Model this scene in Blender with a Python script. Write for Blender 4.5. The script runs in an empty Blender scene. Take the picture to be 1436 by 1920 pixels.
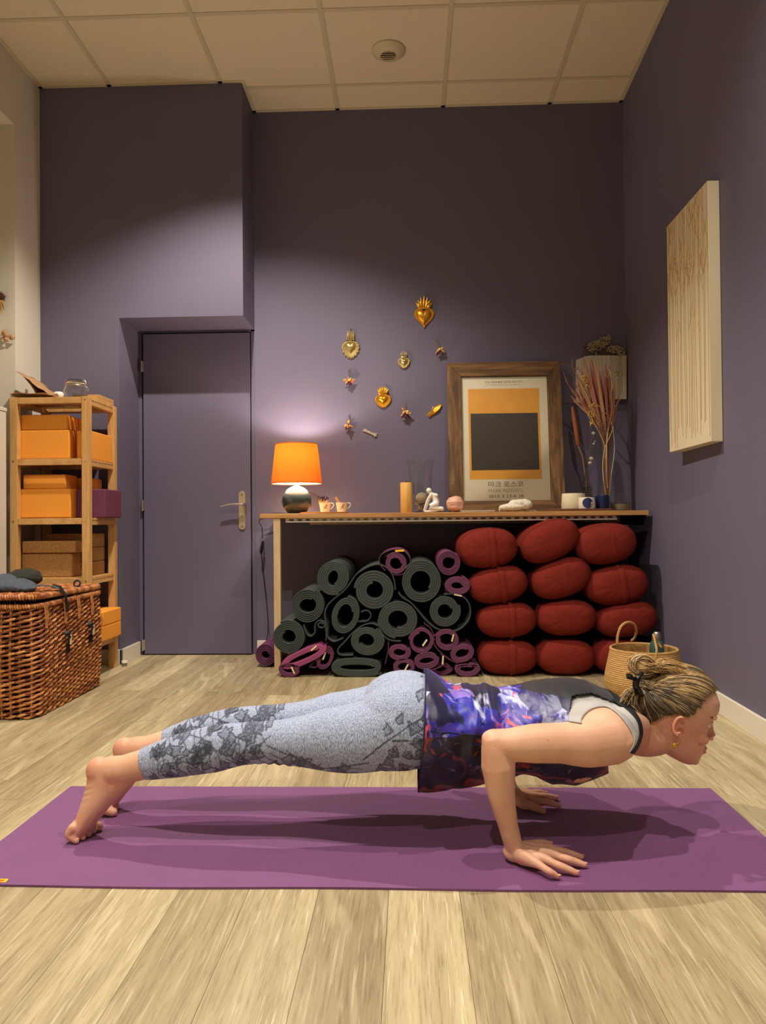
import bpy, bmesh, math, random
import numpy as np
from mathutils import Vector, Matrix
PI = math.pi
SC = bpy.context.scene
COL = SC.collection

# ---------------------------------------------------------------- camera
FOC, EYE = 1420.0, 0.771
_cy = np.array([50/FOC, 18/FOC, 1.0]); _cy /= np.linalg.norm(_cy)
_up = np.array([-.0095, -1, 0.0]); _up -= _up.dot(_cy)*_cy; _up /= np.linalg.norm(_up)
_cx = np.cross(_up, _cy)
if _cx[0] < 0: _cx = -_cx
RW = np.array([_cx, _cy, _up])
cam_d = bpy.data.cameras.new('camera'); cam = bpy.data.objects.new('camera', cam_d); COL.objects.link(cam)
cam_d.sensor_fit = 'VERTICAL'; cam_d.sensor_height = 24.0; cam_d.lens = 24.0*FOC/1920.0; cam_d.clip_start = .05
right, down, fwd = RW[:, 0], RW[:, 1], RW[:, 2]
M = Matrix.Identity(4)
for i in range(3):
    M[i][0] = right[i]; M[i][1] = -down[i]; M[i][2] = -fwd[i]
M[2][3] = EYE
cam.matrix_world = M
SC.camera = cam
def at(px, py, y=None, x=None, z=None):
    r = RW @ np.array([(px-718)/FOC, (py-960)/FOC, 1.0])
    if y is not None: t = y/r[1]
    elif x is not None: t = x/r[0]
    else: t = (z-EYE)/r[2]
    return Vector((r[0]*t, r[1]*t, EYE+r[2]*t))

# ---------------------------------------------------------------- light
wd = bpy.data.worlds.new('world'); SC.world = wd; wd.use_nodes = True
wd.node_tree.nodes['Background'].inputs[0].default_value = (.9, .8, .7, 1)
wd.node_tree.nodes['Background'].inputs[1].default_value = .02
vs = SC.view_settings
vs.view_transform = 'Standard'; vs.look = 'None'; vs.gamma = 1; vs.use_curve_mapping = False
vs.exposure = 0.13
def spot(x, y, e, col=(1, .80, .56), size=.02, ang=118, blend=.55, z=3.17):
    l = bpy.data.lights.new('ceiling_spot', 'SPOT'); l.energy = e; l.color = col
    l.shadow_soft_size = size; l.spot_size = math.radians(ang); l.spot_blend = blend
    o = bpy.data.objects.new('ceiling_spot', l); COL.objects.link(o); o.location = (x, y, z)
    return o
LC = (1, .90, .785)
spot(-.83, 3.17, 230, LC)
spot(-.83, 1.12, 215, LC)
spot(.62, 1.45, 135, LC, ang=142, blend=.8)
spot(-.3, -.5, 115, LC)

# ---------------------------------------------------------------- materials
def lin(c):
    return tuple(((v/255)/12.92 if v/255 <= .04045 else ((v/255+.055)/1.055)**2.4) for v in c)
def newmat(name):
    m = bpy.data.materials.new(name); m.use_nodes = True
    nt = m.node_tree; b = nt.nodes['Principled BSDF']
    return m, nt, b
def N(nt, t, **kw):
    n = nt.nodes.new(t)
    for k, v in kw.items():
        if k in ('ins',):
            for a, c in v.items(): n.inputs[a].default_value = c
        else: setattr(n, k, v)
    return n
def mixc(nt, fac, a, b, bt='MIX'):
    n = nt.nodes.new('ShaderNodeMix'); n.data_type = 'RGBA'; n.blend_type = bt
    for i, v in ((0, fac), (6, a), (7, b)):
        if hasattr(v, 'links') or isinstance(v, bpy.types.NodeSocket): nt.links.new(v, n.inputs[i])
        elif i == 0: n.inputs[0].default_value = v
        else: n.inputs[i].default_value = (*v, 1)
    return n.outputs[2]
def ramp(nt, src, stops):
    r = nt.nodes.new('ShaderNodeValToRGB'); nt.links.new(src, r.inputs[0])
    e = r.color_ramp.elements
    while len(e) < len(stops): e.new(.5)
    for k, (p, c) in enumerate(stops):
        e[k].position = p; e[k].color = (*c, 1) if len(c) == 3 else c
    return r.outputs[0]
def coords(nt, scale=(1, 1, 1), rnd=True, space='Object'):
    tc = nt.nodes.new('ShaderNodeTexCoord'); mp = nt.nodes.new('ShaderNodeMapping')
    nt.links.new(tc.outputs[space], mp.inputs[0]); mp.inputs['Scale'].default_value = scale
    if rnd:
        oi = nt.nodes.new('ShaderNodeObjectInfo'); mu = nt.nodes.new('ShaderNodeMath'); mu.operation = 'MULTIPLY'
        mu.inputs[1].default_value = 37.0; nt.links.new(oi.outputs['Random'], mu.inputs[0])
        cb = nt.nodes.new('ShaderNodeCombineXYZ')
        for k in range(3): nt.links.new(mu.outputs[0], cb.inputs[k])
        nt.links.new(cb.outputs[0], mp.inputs['Location'])
    return mp.outputs[0]
def noise(nt, vec, scale, detail=3, rough=.5, dist=0):
    n = nt.nodes.new('ShaderNodeTexNoise'); nt.links.new(vec, n.inputs['Vector'])
    n.inputs['Scale'].default_value = scale; n.inputs['Detail'].default_value = detail
    n.inputs['Roughness'].default_value = rough; n.inputs['Distortion'].default_value = dist
    return n.outputs[0]
def bump(nt, b, h, strength=.2, dist=.002):
    n = nt.nodes.new('ShaderNodeBump'); n.inputs['Strength'].default_value = strength
    n.inputs['Distance'].default_value = dist; nt.links.new(h, n.inputs['Height'])
    nt.links.new(n.outputs[0], b.inputs['Normal']); return n
MATS = {}
def mat(name, c, rough=.6, metal=0, var=.0, vscale=20, vs3=(1, 1, 1), bmp=0, bscale=200, bdist=.001, c2=None, spec=.5, sheen=0, trans=0, ior=1.45, sub=0, rnd=True, emis=None, estr=0, coat=0):
    if name in MATS: return MATS[name]
    m, nt, b = newmat(name); col = lin(c)
    b.inputs['Base Color'].default_value = (*col, 1); b.inputs['Roughness'].default_value = rough
    b.inputs['Metallic'].default_value = metal; b.inputs['Specular IOR Level'].default_value = spec
    b.inputs['Transmission Weight'].default_value = trans; b.inputs['IOR'].default_value = ior
    b.inputs['Sheen Weight'].default_value = sheen; b.inputs['Coat Weight'].default_value = coat
    if sub:
        b.inputs['Subsurface Weight'].default_value = sub; b.inputs['Subsurface Radius'].default_value = (.012, .005, .003); b.inputs['Subsurface Scale'].default_value = 1
    if emis:
        b.inputs['Emission Color'].default_value = (*lin(emis), 1); b.inputs['Emission Strength'].default_value = estr
    if var or c2:
        v = coords(nt, vs3, rnd); n = noise(nt, v, vscale, 5, .6)
        d = lin(c2) if c2 else tuple(x*(1-var) for x in col)
        e = col if c2 else tuple(min(1, x*(1+var)) for x in col)
        nt.links.new(ramp(nt, n, [(.32, d), (.68, e)]), b.inputs['Base Color'])
    if bmp:
        v = coords(nt, (1, 1, 1), False); bump(nt, b, noise(nt, v, bscale, 3), bmp, bdist)
    MATS[name] = m; return m
def wood(name, c1, c2, c3, axis=1, sc=1.0, rough=.5, vary=.12, bmp=.15, knots=False, objcol=False):
    if name in MATS: return MATS[name]
    m, nt, b = newmat(name); b.inputs['Roughness'].default_value = rough
    s = [22*sc]*3; s[axis] = 1.6*sc
    v = coords(nt, tuple(s)); n1 = noise(nt, v, 1.0, 6, .62, .5)
    s2 = [260*sc]*3; s2[axis] = 12*sc
    v2 = coords(nt, tuple(s2)); n2 = noise(nt, v2, 1.0, 4, .7, .2)
    col = ramp(nt, n1, [(.3, lin(c1)), (.5, lin(c2)), (.72, lin(c3))])
    fine = ramp(nt, n2, [(.34, (.66, .62, .56)), (.50, (1, 1, 1)), (.75, (1.0, 1.0, 1.0))])
    col = mixc(nt, .8, col, fine, 'MULTIPLY')
    if knots:
        wv = nt.nodes.new('ShaderNodeTexWave'); wv.wave_type = 'RINGS'; wv.rings_direction = 'SPHERICAL'
        s3 = [7*sc]*3; s3[axis] = 1.2*sc; v3 = coords(nt, tuple(s3))
        nt.links.new(v3, wv.inputs['Vector']); wv.inputs['Scale'].default_value = 1.1; wv.inputs['Distortion'].default_value = 9; wv.inputs['Detail'].default_value = 3; wv.inputs['Detail Scale'].default_value = .8
        msk = ramp(nt, noise(nt, coords(nt, (3, 1.3, 1)), 1.2, 2), [(.5, (0, 0, 0)), (.62, (1, 1, 1))])
        lines = ramp(nt, wv.outputs[0], [(.80, (0, 0, 0)), (.97, (1, 1, 1))])
        mk = mixc(nt, 1.0, lines, msk, 'MULTIPLY')
        mv = nt.nodes.new('ShaderNodeMath'); mv.operation = 'MULTIPLY'; mv.inputs[1].default_value = .30; nt.links.new(mk, mv.inputs[0])
        col = mixc(nt, mv.outputs[0], col, lin((232, 218, 180)))
        lt_ = ramp(nt, noise(nt, coords(nt, (150, 5.5, 1)), 1.0, 3, .6, .6), [(.56, (0, 0, 0)), (.68, (.40, .40, .40))])
        col = mixc(nt, lt_, col, lin((234, 224, 192)))
        dk_ = ramp(nt, noise(nt, coords(nt, (60, 2.6, 1)), 1.0, 5, .7, 1.2), [(.56, (1, 1, 1)), (.70, (.70, .64, .56))])
        col = mixc(nt, .8, col, dk_, 'MULTIPLY')
        kn = ramp(nt, noise(nt, coords(nt, (9, 3.2, 1)), 1.0, 2), [(.68, (1, 1, 1)), (.8, (.68, .58, .46))])
        col = mixc(nt, .8, col, kn, 'MULTIPLY')
    oi = nt.nodes.new('ShaderNodeObjectInfo')
    if objcol: col = mixc(nt, 1.0, col, oi.outputs['Color'], 'MULTIPLY')
    elif vary:
        r = ramp(nt, oi.outputs['Random'], [(0, (1-vary,)*3), (1, (1, 1, 1))]); col = mixc(nt, 1.0, col, r, 'MULTIPLY')
    nt.links.new(col, b.inputs['Base Color'])
    if bmp: bump(nt, b, n2, bmp, .001)
    MATS[name] = m; return m

# ---------------------------------------------------------------- mesh helpers
class B:
    def __init__(s): s.v = []; s.f = []; s.mi = []
    def add(s, vs, fs, mi=0):
        o = len(s.v); s.v += [tuple(p) for p in vs]; s.f += [tuple(i+o for i in f) for f in fs]; s.mi += [mi]*len(fs); return s
    def box(s, x0, x1, y0, y1, z0, z1, mi=0):
        p = [(x, y, z) for z in (z0, z1) for y in (y0, y1) for x in (x0, x1)]
        return s.add(p, [(0, 2, 3, 1), (4, 5, 7, 6), (0, 1, 5, 4), (2, 6, 7, 3), (0, 4, 6, 2), (1, 3, 7, 5)], mi)
    def tube(s, pts, rad, n=8, cap=True, mi=0, closed=False, flat=1.0, upv=None):
        pts = [Vector(p) for p in pts]; m = len(pts)
        if not hasattr(rad, '__len__'): rad = [rad]*m
        vs = []; ref = Vector(upv) if upv else None
        for i in range(m):
            if closed: t = pts[(i+1) % m]-pts[i-1]
            else: t = pts[min(i+1, m-1)]-pts[max(i-1, 0)]
            t.normalize()
            if ref is None: ref = Vector((0, 0, 1)) if abs(t.z) < .9 else Vector((1, 0, 0))
            u = ref-t*ref.dot(t)
            if u.length < 1e-5: u = t.orthogonal()
            u.normalize(); w = t.cross(u)
            if upv is None: ref = u
            for k in range(n):
                a = 2*PI*k/n; vs.append(pts[i]+(u*math.sin(a)*flat+w*math.cos(a))*rad[i])
        fs = []
        for i in range(m if closed else m-1):
            j = (i+1) % m
            for k in range(n): fs.append((i*n+k, i*n+(k+1) % n, j*n+(k+1) % n, j*n+k))
        if cap and not closed:
            fs.append(tuple(range(n))[::-1]); fs.append(tuple((m-1)*n+k for k in range(n)))
        return s.add(vs, fs, mi)
    def lathe(s, prof, c=(0, 0, 0), n=32, mi=0, sx=1, sy=1, fn=None):
        vs = []; m = len(prof)
        for r, z in prof:
            for k in range(n):
                a = 2*PI*k/n; rr = r*(fn(a, z) if fn else 1)
                vs.append((c[0]+rr*math.cos(a)*sx, c[1]+rr*math.sin(a)*sy, c[2]+z))
        fs = []
        for i in range(m-1):
            for k in range(n): fs.append((i*n+k, i*n+(k+1) % n, (i+1)*n+(k+1) % n, (i+1)*n+k))
        if prof[0][0] > 1e-6: fs.append(tuple(range(n))[::-1])
        if prof[-1][0] > 1e-6: fs.append(tuple((m-1)*n+k for k in range(n)))
        return s.add(vs, fs, mi)
    def open_lathe(s, prof, c=(0, 0, 0), n=32, mi=0):
        vs = []; m = len(prof)
        for r, z in prof:
            for k in range(n):
                a = 2*PI*k/n; vs.append((c[0]+r*math.cos(a), c[1]+r*math.sin(a), c[2]+z))
        fs = []
        for i in range(m-1):
            for k in range(n): fs.append((i*n+k, i*n+(k+1) % n, (i+1)*n+(k+1) % n, (i+1)*n+k))
        return s.add(vs, fs, mi)
    def prism(s, out, d0, d1, fn, mi=0):
        """out: 2-D outline; fn(u, v, d) -> world point"""
        n = len(out); vs = [fn(u, v, d0) for u, v in out]+[fn(u, v, d1) for u, v in out]
        fs = [tuple(range(n)), tuple(range(n, 2*n))[::-1]]+[(k, k+n, (k+1) % n+n, (k+1) % n) for k in range(n)]
        return s.add(vs, fs, mi)
    def ellipsoid(s, c, r, n=16, m=10, mi=0, e=1.0, rot=None):
        vs = []; f = lambda x, p: math.copysign(abs(x)**p, x)
        for i in range(m+1):
            t = PI*i/m-PI/2
            for k in range(n):
                a = 2*PI*k/n
                p = Vector((r[0]*f(math.cos(t), e)*f(math.cos(a), e), r[1]*f(math.cos(t), e)*f(math.sin(a), e), r[2]*f(math.sin(t), e)))
                if rot is not None: p = rot @ p
                vs.append(Vector(c)+p)
        fs = [(i*n+k, i*n+(k+1) % n, (i+1)*n+(k+1) % n, (i+1)*n+k) for i in range(m) for k in range(n)]
        return s.add(vs, fs, mi)
def obj(name, b, m, parent=None, smooth=False, bevel=0, seg=2, local=False, org=None, label=None, sub=0, solid=0, weld=False):
    me = bpy.data.meshes.new(name)
    off = Vector((0, 0, 0))
    if parent is not None and not local: off = wloc(parent)
    if org is not None: off = Vector(org)
    vs = [(p[0]-off.x, p[1]-off.y, p[2]-off.z) for p in b.v]
    me.from_pydata(vs, [], b.f); me.update()
    for mm in (m if isinstance(m, (list, tuple)) else [m]): me.materials.append(mm)
    if any(b.mi): me.polygons.foreach_set('material_index', b.mi)
    bm = bmesh.new(); bm.from_mesh(me)
    bmesh.ops.remove_doubles(bm, verts=bm.verts, dist=1e-5)
    bmesh.ops.recalc_face_normals(bm, faces=bm.faces); bm.to_mesh(me); bm.free()
    if smooth: me.polygons.foreach_set('use_smooth', [True]*len(me.polygons))
    o = bpy.data.objects.new(name, me); COL.objects.link(o)
    if org is not None: o.location = off-(wloc(parent) if parent is not None else Vector())
    if parent is not None: o.parent = parent
    if solid:
        md = o.modifiers.new('solid', 'SOLIDIFY'); md.thickness = solid; md.offset = 0
    if bevel:
        md = o.modifiers.new('bevel', 'BEVEL'); md.width = bevel; md.segments = seg; md.limit_method = 'ANGLE'; md.angle_limit = math.radians(40)
        me.polygons.foreach_set('use_smooth', [True]*len(me.polygons))
        o.modifiers.new('wn', 'WEIGHTED_NORMAL')
    if sub:
        md = o.modifiers.new('sub', 'SUBSURF'); md.levels = sub; md.render_levels = sub
    if smooth and not bevel and not sub:
        try: me.set_sharp_from_angle(angle=math.radians(50))
        except Exception: pass
    if label: o['label'] = label
    return o
def wloc(o):
    p = Vector(o.location)
    while o.parent is not None: o = o.parent; p = p+Vector(o.location)
    return p
def tag(o, label, cat, group=None):
    o['label'] = label; o['category'] = cat
    if group: o['group'] = group
    return o
def thing(name, label, cat, loc, group=None, rz=0):
    o = bpy.data.objects.new(name, None); COL.objects.link(o); o.location = loc; o.rotation_euler = (0, 0, rz)
    o.empty_display_size = .05
    return tag(o, label, cat, group)
def dup(root, loc=None, rz=None, label=None):
    r = root.copy(); COL.objects.link(r)
    if loc is not None: r.location = loc
    if rz is not None: r.rotation_euler = (0, 0, rz)
    if label: r['label'] = label
    for ch in root.children:
        c = ch.copy(); COL.objects.link(c); c.parent = r
        for g in ch.children:
            d = g.copy(); COL.objects.link(d); d.parent = c
    return r
def struct(o): o['kind'] = 'structure'; return o
random.seed(7)

# ---------------------------------------------------------------- shell
WX, LX, BY, HY, CZ, FY = 1.262, -2.04, 4.43, 4.125, 3.205, -2.4
wall_c = mat('wall_paint_purple', (104, 98, 118), .62, var=.03, vscale=3, bmp=.12, bscale=260, spec=.35, rnd=False)
white_w = mat('wall_paint_cream', (205, 198, 180), .7, bmp=.1, bscale=240, spec=.3)
white_t = mat('trim_white', (222, 216, 198), .4)
door_c = mat('door_paint', (102, 96, 117), .5, var=.02, vscale=4, bmp=.06, bscale=300, spec=.35, rnd=False)
dark_m = mat('dark_gap', (22, 16, 20), .9)
def shellbox(name, *a, m=wall_c):
    return struct(obj(name, B().box(*a), m))
shellbox('wall_back', -.905, WX+.3, BY, BY+.12, 0, CZ)
def wallr(x):  # right wall is a little out of square
    return None
rb = B(); xw0, xw1 = 1.200, WX   # at y = 2.6 and y = BY
def xr(y): return xw1+(y-BY)*(xw1-xw0-.01)/(BY-2.4)
rb.prism([(xr(FY), FY), (xr(BY)+.0, BY), (xr(BY)+.35, BY+.1), (xr(BY)+.35, FY)], 0, CZ, lambda u, v, d: (u, v, d))
struct(obj('wall_right', rb, wall_c))
struct(obj('wall_front', B().box(LX-.5, xr(FY)+.2, FY-.1, FY, 0, CZ), white_w))
# left wall with a deep niche
lb = B(); NB, NZ, NY = LX-.45, 2.86, 3.855
lb.box(LX-.6, LX, NY, HY+.4, 0, CZ); lb.box(LX-.6, LX, FY, NY, NZ, CZ); lb.box(LX-.6, NB, FY, NY, 0, NZ)
struct(obj('wall_left', lb, white_w))
# bulkhead block over the door, and the wall left of the door
bb = B(); BZ = 1.913
bb.box(LX, -.905, HY, BY+.12, BZ, CZ); bb.box(LX, -1.597, HY, BY+.12, 0, BZ); bb.box(-1.597, -.905, BY+.1, BY+.14, 0, BZ)
struct(obj('wall_bulkhead', bb, wall_c))
# door
door = struct(obj('door_1', B().box(-1.566, -.932, BY-.018, BY+.022, .006, 1.893), door_c, bevel=.002))
fr = B(); fr.box(-1.597, -1.578, BY-.005, BY+.1, 0, 1.913); fr.box(-.926, -.905, BY-.003, BY+.1, 0, 1.913); fr.box(-1.597, -.905, BY-.003, BY+.1, 1.902, 1.913)
obj('door_frame', fr, door_c, door)
obj('door_gap', B().box(-1.590, -.915, BY+.024, BY+.06, 0, 1.905), dark_m, door)
steel = mat('brushed_steel', (205, 200, 190), .32, 1)
nickel = mat('satin_nickel', (196, 184, 150), .45, .75)
for z in (1.70, .88, .06):
    h = B(); h.tube([(-1.572, BY-.026, z-.033), (-1.572, BY-.026, z+.033)], .006, 10); h.box(-1.572, -1.56, BY-.026, BY-.017, z-.03, z+.03)
    obj('hinge', h, steel, door)
hp = at(454, 957, y=BY-.02); pl = []
for k in range(12): pl.append((hp.x+.019*math.cos(PI*k/11), hp.z+.094+.019*math.sin(PI*k/11)))
for k in range(12): pl.append((hp.x+.019*math.cos(PI+PI*k/11), hp.z-.094+.019*math.sin(PI+PI*k/11)))
hd = obj('door_handle', B().prism(pl, BY-.026, BY-.018, lambda u, v, d: (u, d, v)), nickel, door, bevel=.001)
lv = B(); p0 = at(456, 946, y=BY-.07)
lv.tube([(p0.x, BY-.026, p0.z), (p0.x, BY-.06, p0.z), (p0.x-.006, BY-.068, p0.z)], .009, 12)
q = [at(px, py, y=BY-.072) for px, py in ((456, 945.5), (446, 945), (435, 945), (424, 946.5), (413, 949.5))]
lv.tube(q, [.0085, .0078, .0072, .0068, .006], 12, flat=.8)
obj('lever', lv, mat('lever_steel', (222, 214, 210), .25, 1), hd, smooth=True)
for dz in (.092, -.035, -.095):
    obj('screw', B().tube([(hp.x, BY-.0265, hp.z+dz), (hp.x, BY-.029, hp.z+dz)], .0055, 10), mat('screw_steel', (160, 150, 120), .4, 1), hd)
# baseboards
bh = .082
struct(obj('baseboard_right', B().prism([(xr(FY)-.013, FY), (xr(BY)-.013, BY), (xr(BY), BY), (xr(FY), FY)], 0, bh, lambda u, v, d: (u, v, d)), white_t, bevel=.002))
struct(obj('baseboard_back', B().box(-.900, xr(BY)-.013, BY-.013, BY, 0, bh), white_t, bevel=.002))
struct(obj('baseboard_reveal', B().box(-1.597, -1.584, HY-.013, BY-.03, 0, bh), white_t, bevel=.002))
struct(obj('baseboard_left', B().box(LX, -1.584, HY-.013, HY, 0, bh), white_t, bevel=.002))
# floor: planks of their own over a dark bed
floor = struct(obj('floor', B().box(LX-.5, xr(BY)+.1, FY-.05, BY+.1, -.06, -.006), mat('floor_bed', (120, 102, 72), .9)))
plank_m = wood('floor_plank_oak', (158, 143, 110), (178, 163, 128), (198, 184, 148), 1, .8, .42, 0, .12, True, True)
LIGHT, TAN, MID, PALE = (1.02, 1.02, .98, 1), (.80, .77, .72, 1), (.9, .88, .83, 1), (1.12, 1.12, 1.08, 1)
known = {}
col_idx = 0; x = -.051-.1465*17
pw, plen = .1465, 1.22
fixcol = {17: PALE, 16: TAN, 15: LIGHT, 14: TAN, 13: LIGHT, 12: MID, 11: TAN, 18: TAN, 19: TAN, 20: MID}
while x < xr(BY)+.05:
    off = {15: .42, 13: .9, 14: .55, 16: .75, 17: .5, 18: .95}.get(col_idx, random.uniform(.36, 1.06))
    y = -2.4-plen+off
    k = 0
    while y < BY:
        a, b_ = max(y, FY), min(y+plen, BY+.02)
        if b_-a > .02:
            if x+pw > xr(BY)-.2 or x < -2.1: pass
            o = obj('plank', B().box(x+.0004, x+pw-.0004, a+.0004, b_-.0004, -.006, 0), plank_m, floor, org=(x, a, 0))
            c = fixcol.get(col_idx) if (a < 1.5 < b_) else None
            if c is None: c = random.choice([LIGHT, TAN, MID, PALE, MID, LIGHT, TAN])
            j = random.uniform(-.03, .03); o.color = (c[0]+j, c[1]+j, c[2]+j*.8, 1)
        y += plen; k += 1
    x += pw; col_idx += 1
# ceiling: tiles lie in a metal grid
ceil_o = struct(obj('ceiling', B().box(LX-.6, xr(BY)+.2, FY-.05, BY+.1, CZ+.02, CZ+.1), mat('ceiling_void', (120, 110, 90), .9)))
tile_m = mat('ceiling_tile_mineral', (222, 209, 178), .85, var=.02, vscale=40, bmp=.25, bscale=500, bdist=.0006, spec=.2)
grid_m = mat('ceiling_grid_metal', (205, 192, 160), .5)
gx = [-.402-.621*k for k in range(0, 5)]; gx = [g for g in gx if g > LX-.7]; gx += [-.402+.621*k for k in range(1, 4)]; gx.sort()
gx = [g for g in gx if g < 1.2]; gy = [4.18-.621*k for k in range(12)]; gy = sorted(g for g in gy if g > FY)
grid = B(); gw = .012
for g in gx: grid.box(g-gw, g+gw, FY, BY, CZ-.001, CZ+.012)
for g in gy: grid.box(LX-.02, xr(g)+.01, g-gw, g+gw, CZ-.0005, CZ+.011)
obj('ceiling_grid', grid, grid_m, ceil_o)
ed = B(); L = .02
ed.box(LX, LX+L, FY, HY, CZ-.001, CZ+.011); ed.box(LX, -.905, HY-L, HY, CZ-.001, CZ+.011)
ed.box(-.905, -.905+L, HY-L, BY, CZ-.001, CZ+.011); ed.box(-.905, xr(BY), BY-L, BY, CZ-.001, CZ+.011)
ed.prism([(xr(FY)-L, FY), (xr(BY)-L, BY), (xr(BY), BY), (xr(FY), FY)], CZ-.001, CZ+.011, lambda u, v, d: (u, v, d))
struct(obj('trim_1', ed, grid_m))
xs = [LX-.02]+gx+[None]; ys = [FY]+gy+[BY]
for i in range(len(xs)-1):
    for j in range(len(ys)-1):
        y0, y1 = ys[j], ys[j+1]; x0 = xs[i]; x1 = xs[i+1] if xs[i+1] is not None else xr(y0)
        if x1-x0 < .03: continue
        obj('ceiling_tile', B().box(x0+gw-.004, x1-gw+.004, y0+gw-.004, y1-gw+.004, CZ+.0035, CZ+.018), tile_m, ceil_o)
# round ceiling air vent
vc = at(728, 95, z=CZ); vt = thing('ceiling_vent', 'round cream air vent with slatted mouth in the ceiling', 'vent', (vc.x, vc.y, CZ))
vm = mat('vent_plastic', (206, 192, 158), .5)
v_ = B(); v_.lathe([(.087, .003), (.088, -.004), (.08, -.012), (.06, -.024), (.045, -.03), (.042, -.03), (.04, -.006)], (vc.x, vc.y, CZ), 40)
obj('collar', v_, vm, vt, smooth=True)
for k in range(5):
    y = vc.y-.032+.016*k; w = math.sqrt(max(.042**2-(y-vc.y)**2, .0001))
    obj('slat', B().prism([(y-.006, CZ-.031), (y+.004, CZ-.022), (y+.006, CZ-.023), (y-.004, CZ-.033)], vc.x-w, vc.x+w, lambda u, v, d: (d, u, v)), vm, vt)
obj('throat', B().lathe([(.0001, -.012), (.04, -.012)], (vc.x, vc.y, CZ), 24), mat('vent_dark', (92, 76, 48), .8), vt)
# low white cabinet that runs along the left wall
cb = thing('low_cabinet', 'low white painted cabinet along the left wall beside the wooden shelf tower', 'cabinet', (-2.1, 3.3, 0))
obj('body', B().box(NB+.01, -1.974, 2.0, 3.645, 0, 1.325), mat('cabinet_white', (208, 202, 186), .5), cb, bevel=.003)
obj('cabinet_top', B().box(NB+.01, -1.972, 1.99, 3.65, 1.327, 1.347), mat('cabinet_white', (208, 202, 186), .5), cb, bevel=.003)

# ---------------------------------------------------------------- shelf tower
pine = wood('pine_wood', (196, 146, 84), (214, 166, 100), (226, 182, 118), 2, .9, .5, .06, .08)
pine_y = wood('pine_wood_rail', (196, 146, 84), (214, 166, 100), (226, 182, 118), 1, .9, .5, .06, .08)
SX0, SX1, SY0, SY1 = -1.987, -1.587, 3.70, 4.062
sh = thing('shelf_tower', 'narrow pine slatted shelf tower in the left corner beside the purple door', 'shelf', (SX0, SY0, 0))
for x in (SX0, SX1-.037):
    for y in (SY0, SY1-.037): obj('post', B().box(x, x+.037, y, y+.037, 0, 1.408), pine, sh, bevel=.0015)
levels = [1.408, 1.101, .805, .507, .178]
for z in levels:
    for y in (SY0+.003, SY1-.034): obj('front_rail' if y < 3.9 else 'back_rail', B().box(SX0+.038, SX1-.038, y, y+.03, z-.032, z-.001), pine_y, sh, bevel=.001)
    for x in (SX0+.006, SX1-.03): obj('side_rail', B().box(x, x+.024, SY0+.038, SY1-.038, z-.036, z-.012), pine_y, sh)
    n = 7; w = (SY1-SY0-.08)/n
    for k in range(n):
        y = SY0+.040+k*w; obj('slat', B().box(SX0+.004, SX1-.004, y+.002, y+w-.006, z-.0115, z-.0003), pine_y, sh)
for z in (1.395, 1.09, .79, .49):
    for x in (SX0+.018, SX1-.018): obj('screw', B().tube([(x, SY0+.001, z), (x, SY0-.0015, z)], .0045, 8), steel, sh)
# ---------------------------------------------------------------- yoga blocks
foam_y = mat('foam_orange', (240, 160, 60), .65, bmp=.1, bscale=600, bdist=.0004, spec=.25)
foam_p = mat('foam_plum', (112, 62, 82), .8, var=.15, vscale=300, spec=.2)
cork = mat('cork', (166, 124, 74), .9, var=.35, vscale=170, bmp=.4, bscale=300, spec=.1)
def block(name, lab, x0, x1, y0, y1, z0, z1, m, grp, cat='yoga block'):
    o = obj(name, B().box(x0, x1, y0, y1, z0, z1), m, None, bevel=.006, seg=3, org=((x0+x1)/2, (y0+y1)/2, z0))
    return tag(o, lab, cat, grp)
g1 = 'orange foam yoga blocks in the shelf tower'
fb = 'foam_block'
ax = lambda px, y: at(px, 900, y=y).x
block(fb, 'orange foam block at the front left of the top compartment, carrying the flat stack', ax(36, 3.735), ax(129, 3.735), 3.74, 3.86, 1.1012, 1.248, foam_y, g1)
block(fb, 'orange foam block standing behind the front one in the top compartment', ax(38, 3.735), ax(128, 3.735), 3.872, 3.99, 1.1012, 1.246, foam_y, g1)
for k in range(4):
    block(fb, ['front flat orange foam block on top of the top compartment stack', 'second flat orange foam block from the front on the top compartment stack', 'third flat orange foam block from the front on the top compartment stack', 'rearmost flat orange foam block on the top compartment stack'][k],
          ax(37.5, 3.735)+.004*k, ax(125, 3.735)+.003*k, 3.742+.066*k, 3.80+.066*k, 1.2492, 1.326-.002*k, foam_y, g1)
block(fb, 'orange foam block set lengthwise on the right side of the top compartment', ax(144, 3.75), -1.601, 3.75, 4.02, 1.1012, 1.245, foam_y, g1)
block(fb, 'orange foam block at the front left of the second compartment', ax(36, 3.735), ax(131, 3.735), 3.74, 3.84, .8052, .952, foam_y, g1)
block(fb, 'orange foam block behind the front one in the second compartment', ax(40, 3.735), ax(128, 3.735), 3.852, 4.02, .8052, .950, foam_y, g1)
block(fb, 'flat orange foam block lying on top of the second compartment pair', ax(42, 3.76), ax(122, 3.76), 3.765, 3.90, .9525, 1.026, foam_y, g1)
block(fb, 'flat orange foam block lying at the back on top of the second compartment pair', ax(44, 3.76), -1.665, 3.907, 4.05, .9525, 1.015, foam_y, g1)
block(fb, 'plum purple foam block jutting out of the second compartment', ax(142, 3.80), -1.546, 3.80, 4.018, .8052, .951, foam_p, 'plum foam yoga block')
block(fb, 'upper orange foam block in the lowest compartment behind the hamper', -1.80, -1.55, 3.78, 4.015, .2555, .328, foam_y, g1)
block(fb, 'lower orange foam block in the lowest compartment behind the hamper', -1.81, -1.55, 3.77, 4.015, .1785, .2545, foam_y, g1)
g2 = 'cork yoga blocks in the third compartment'
cbk = 'cork_block'
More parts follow.
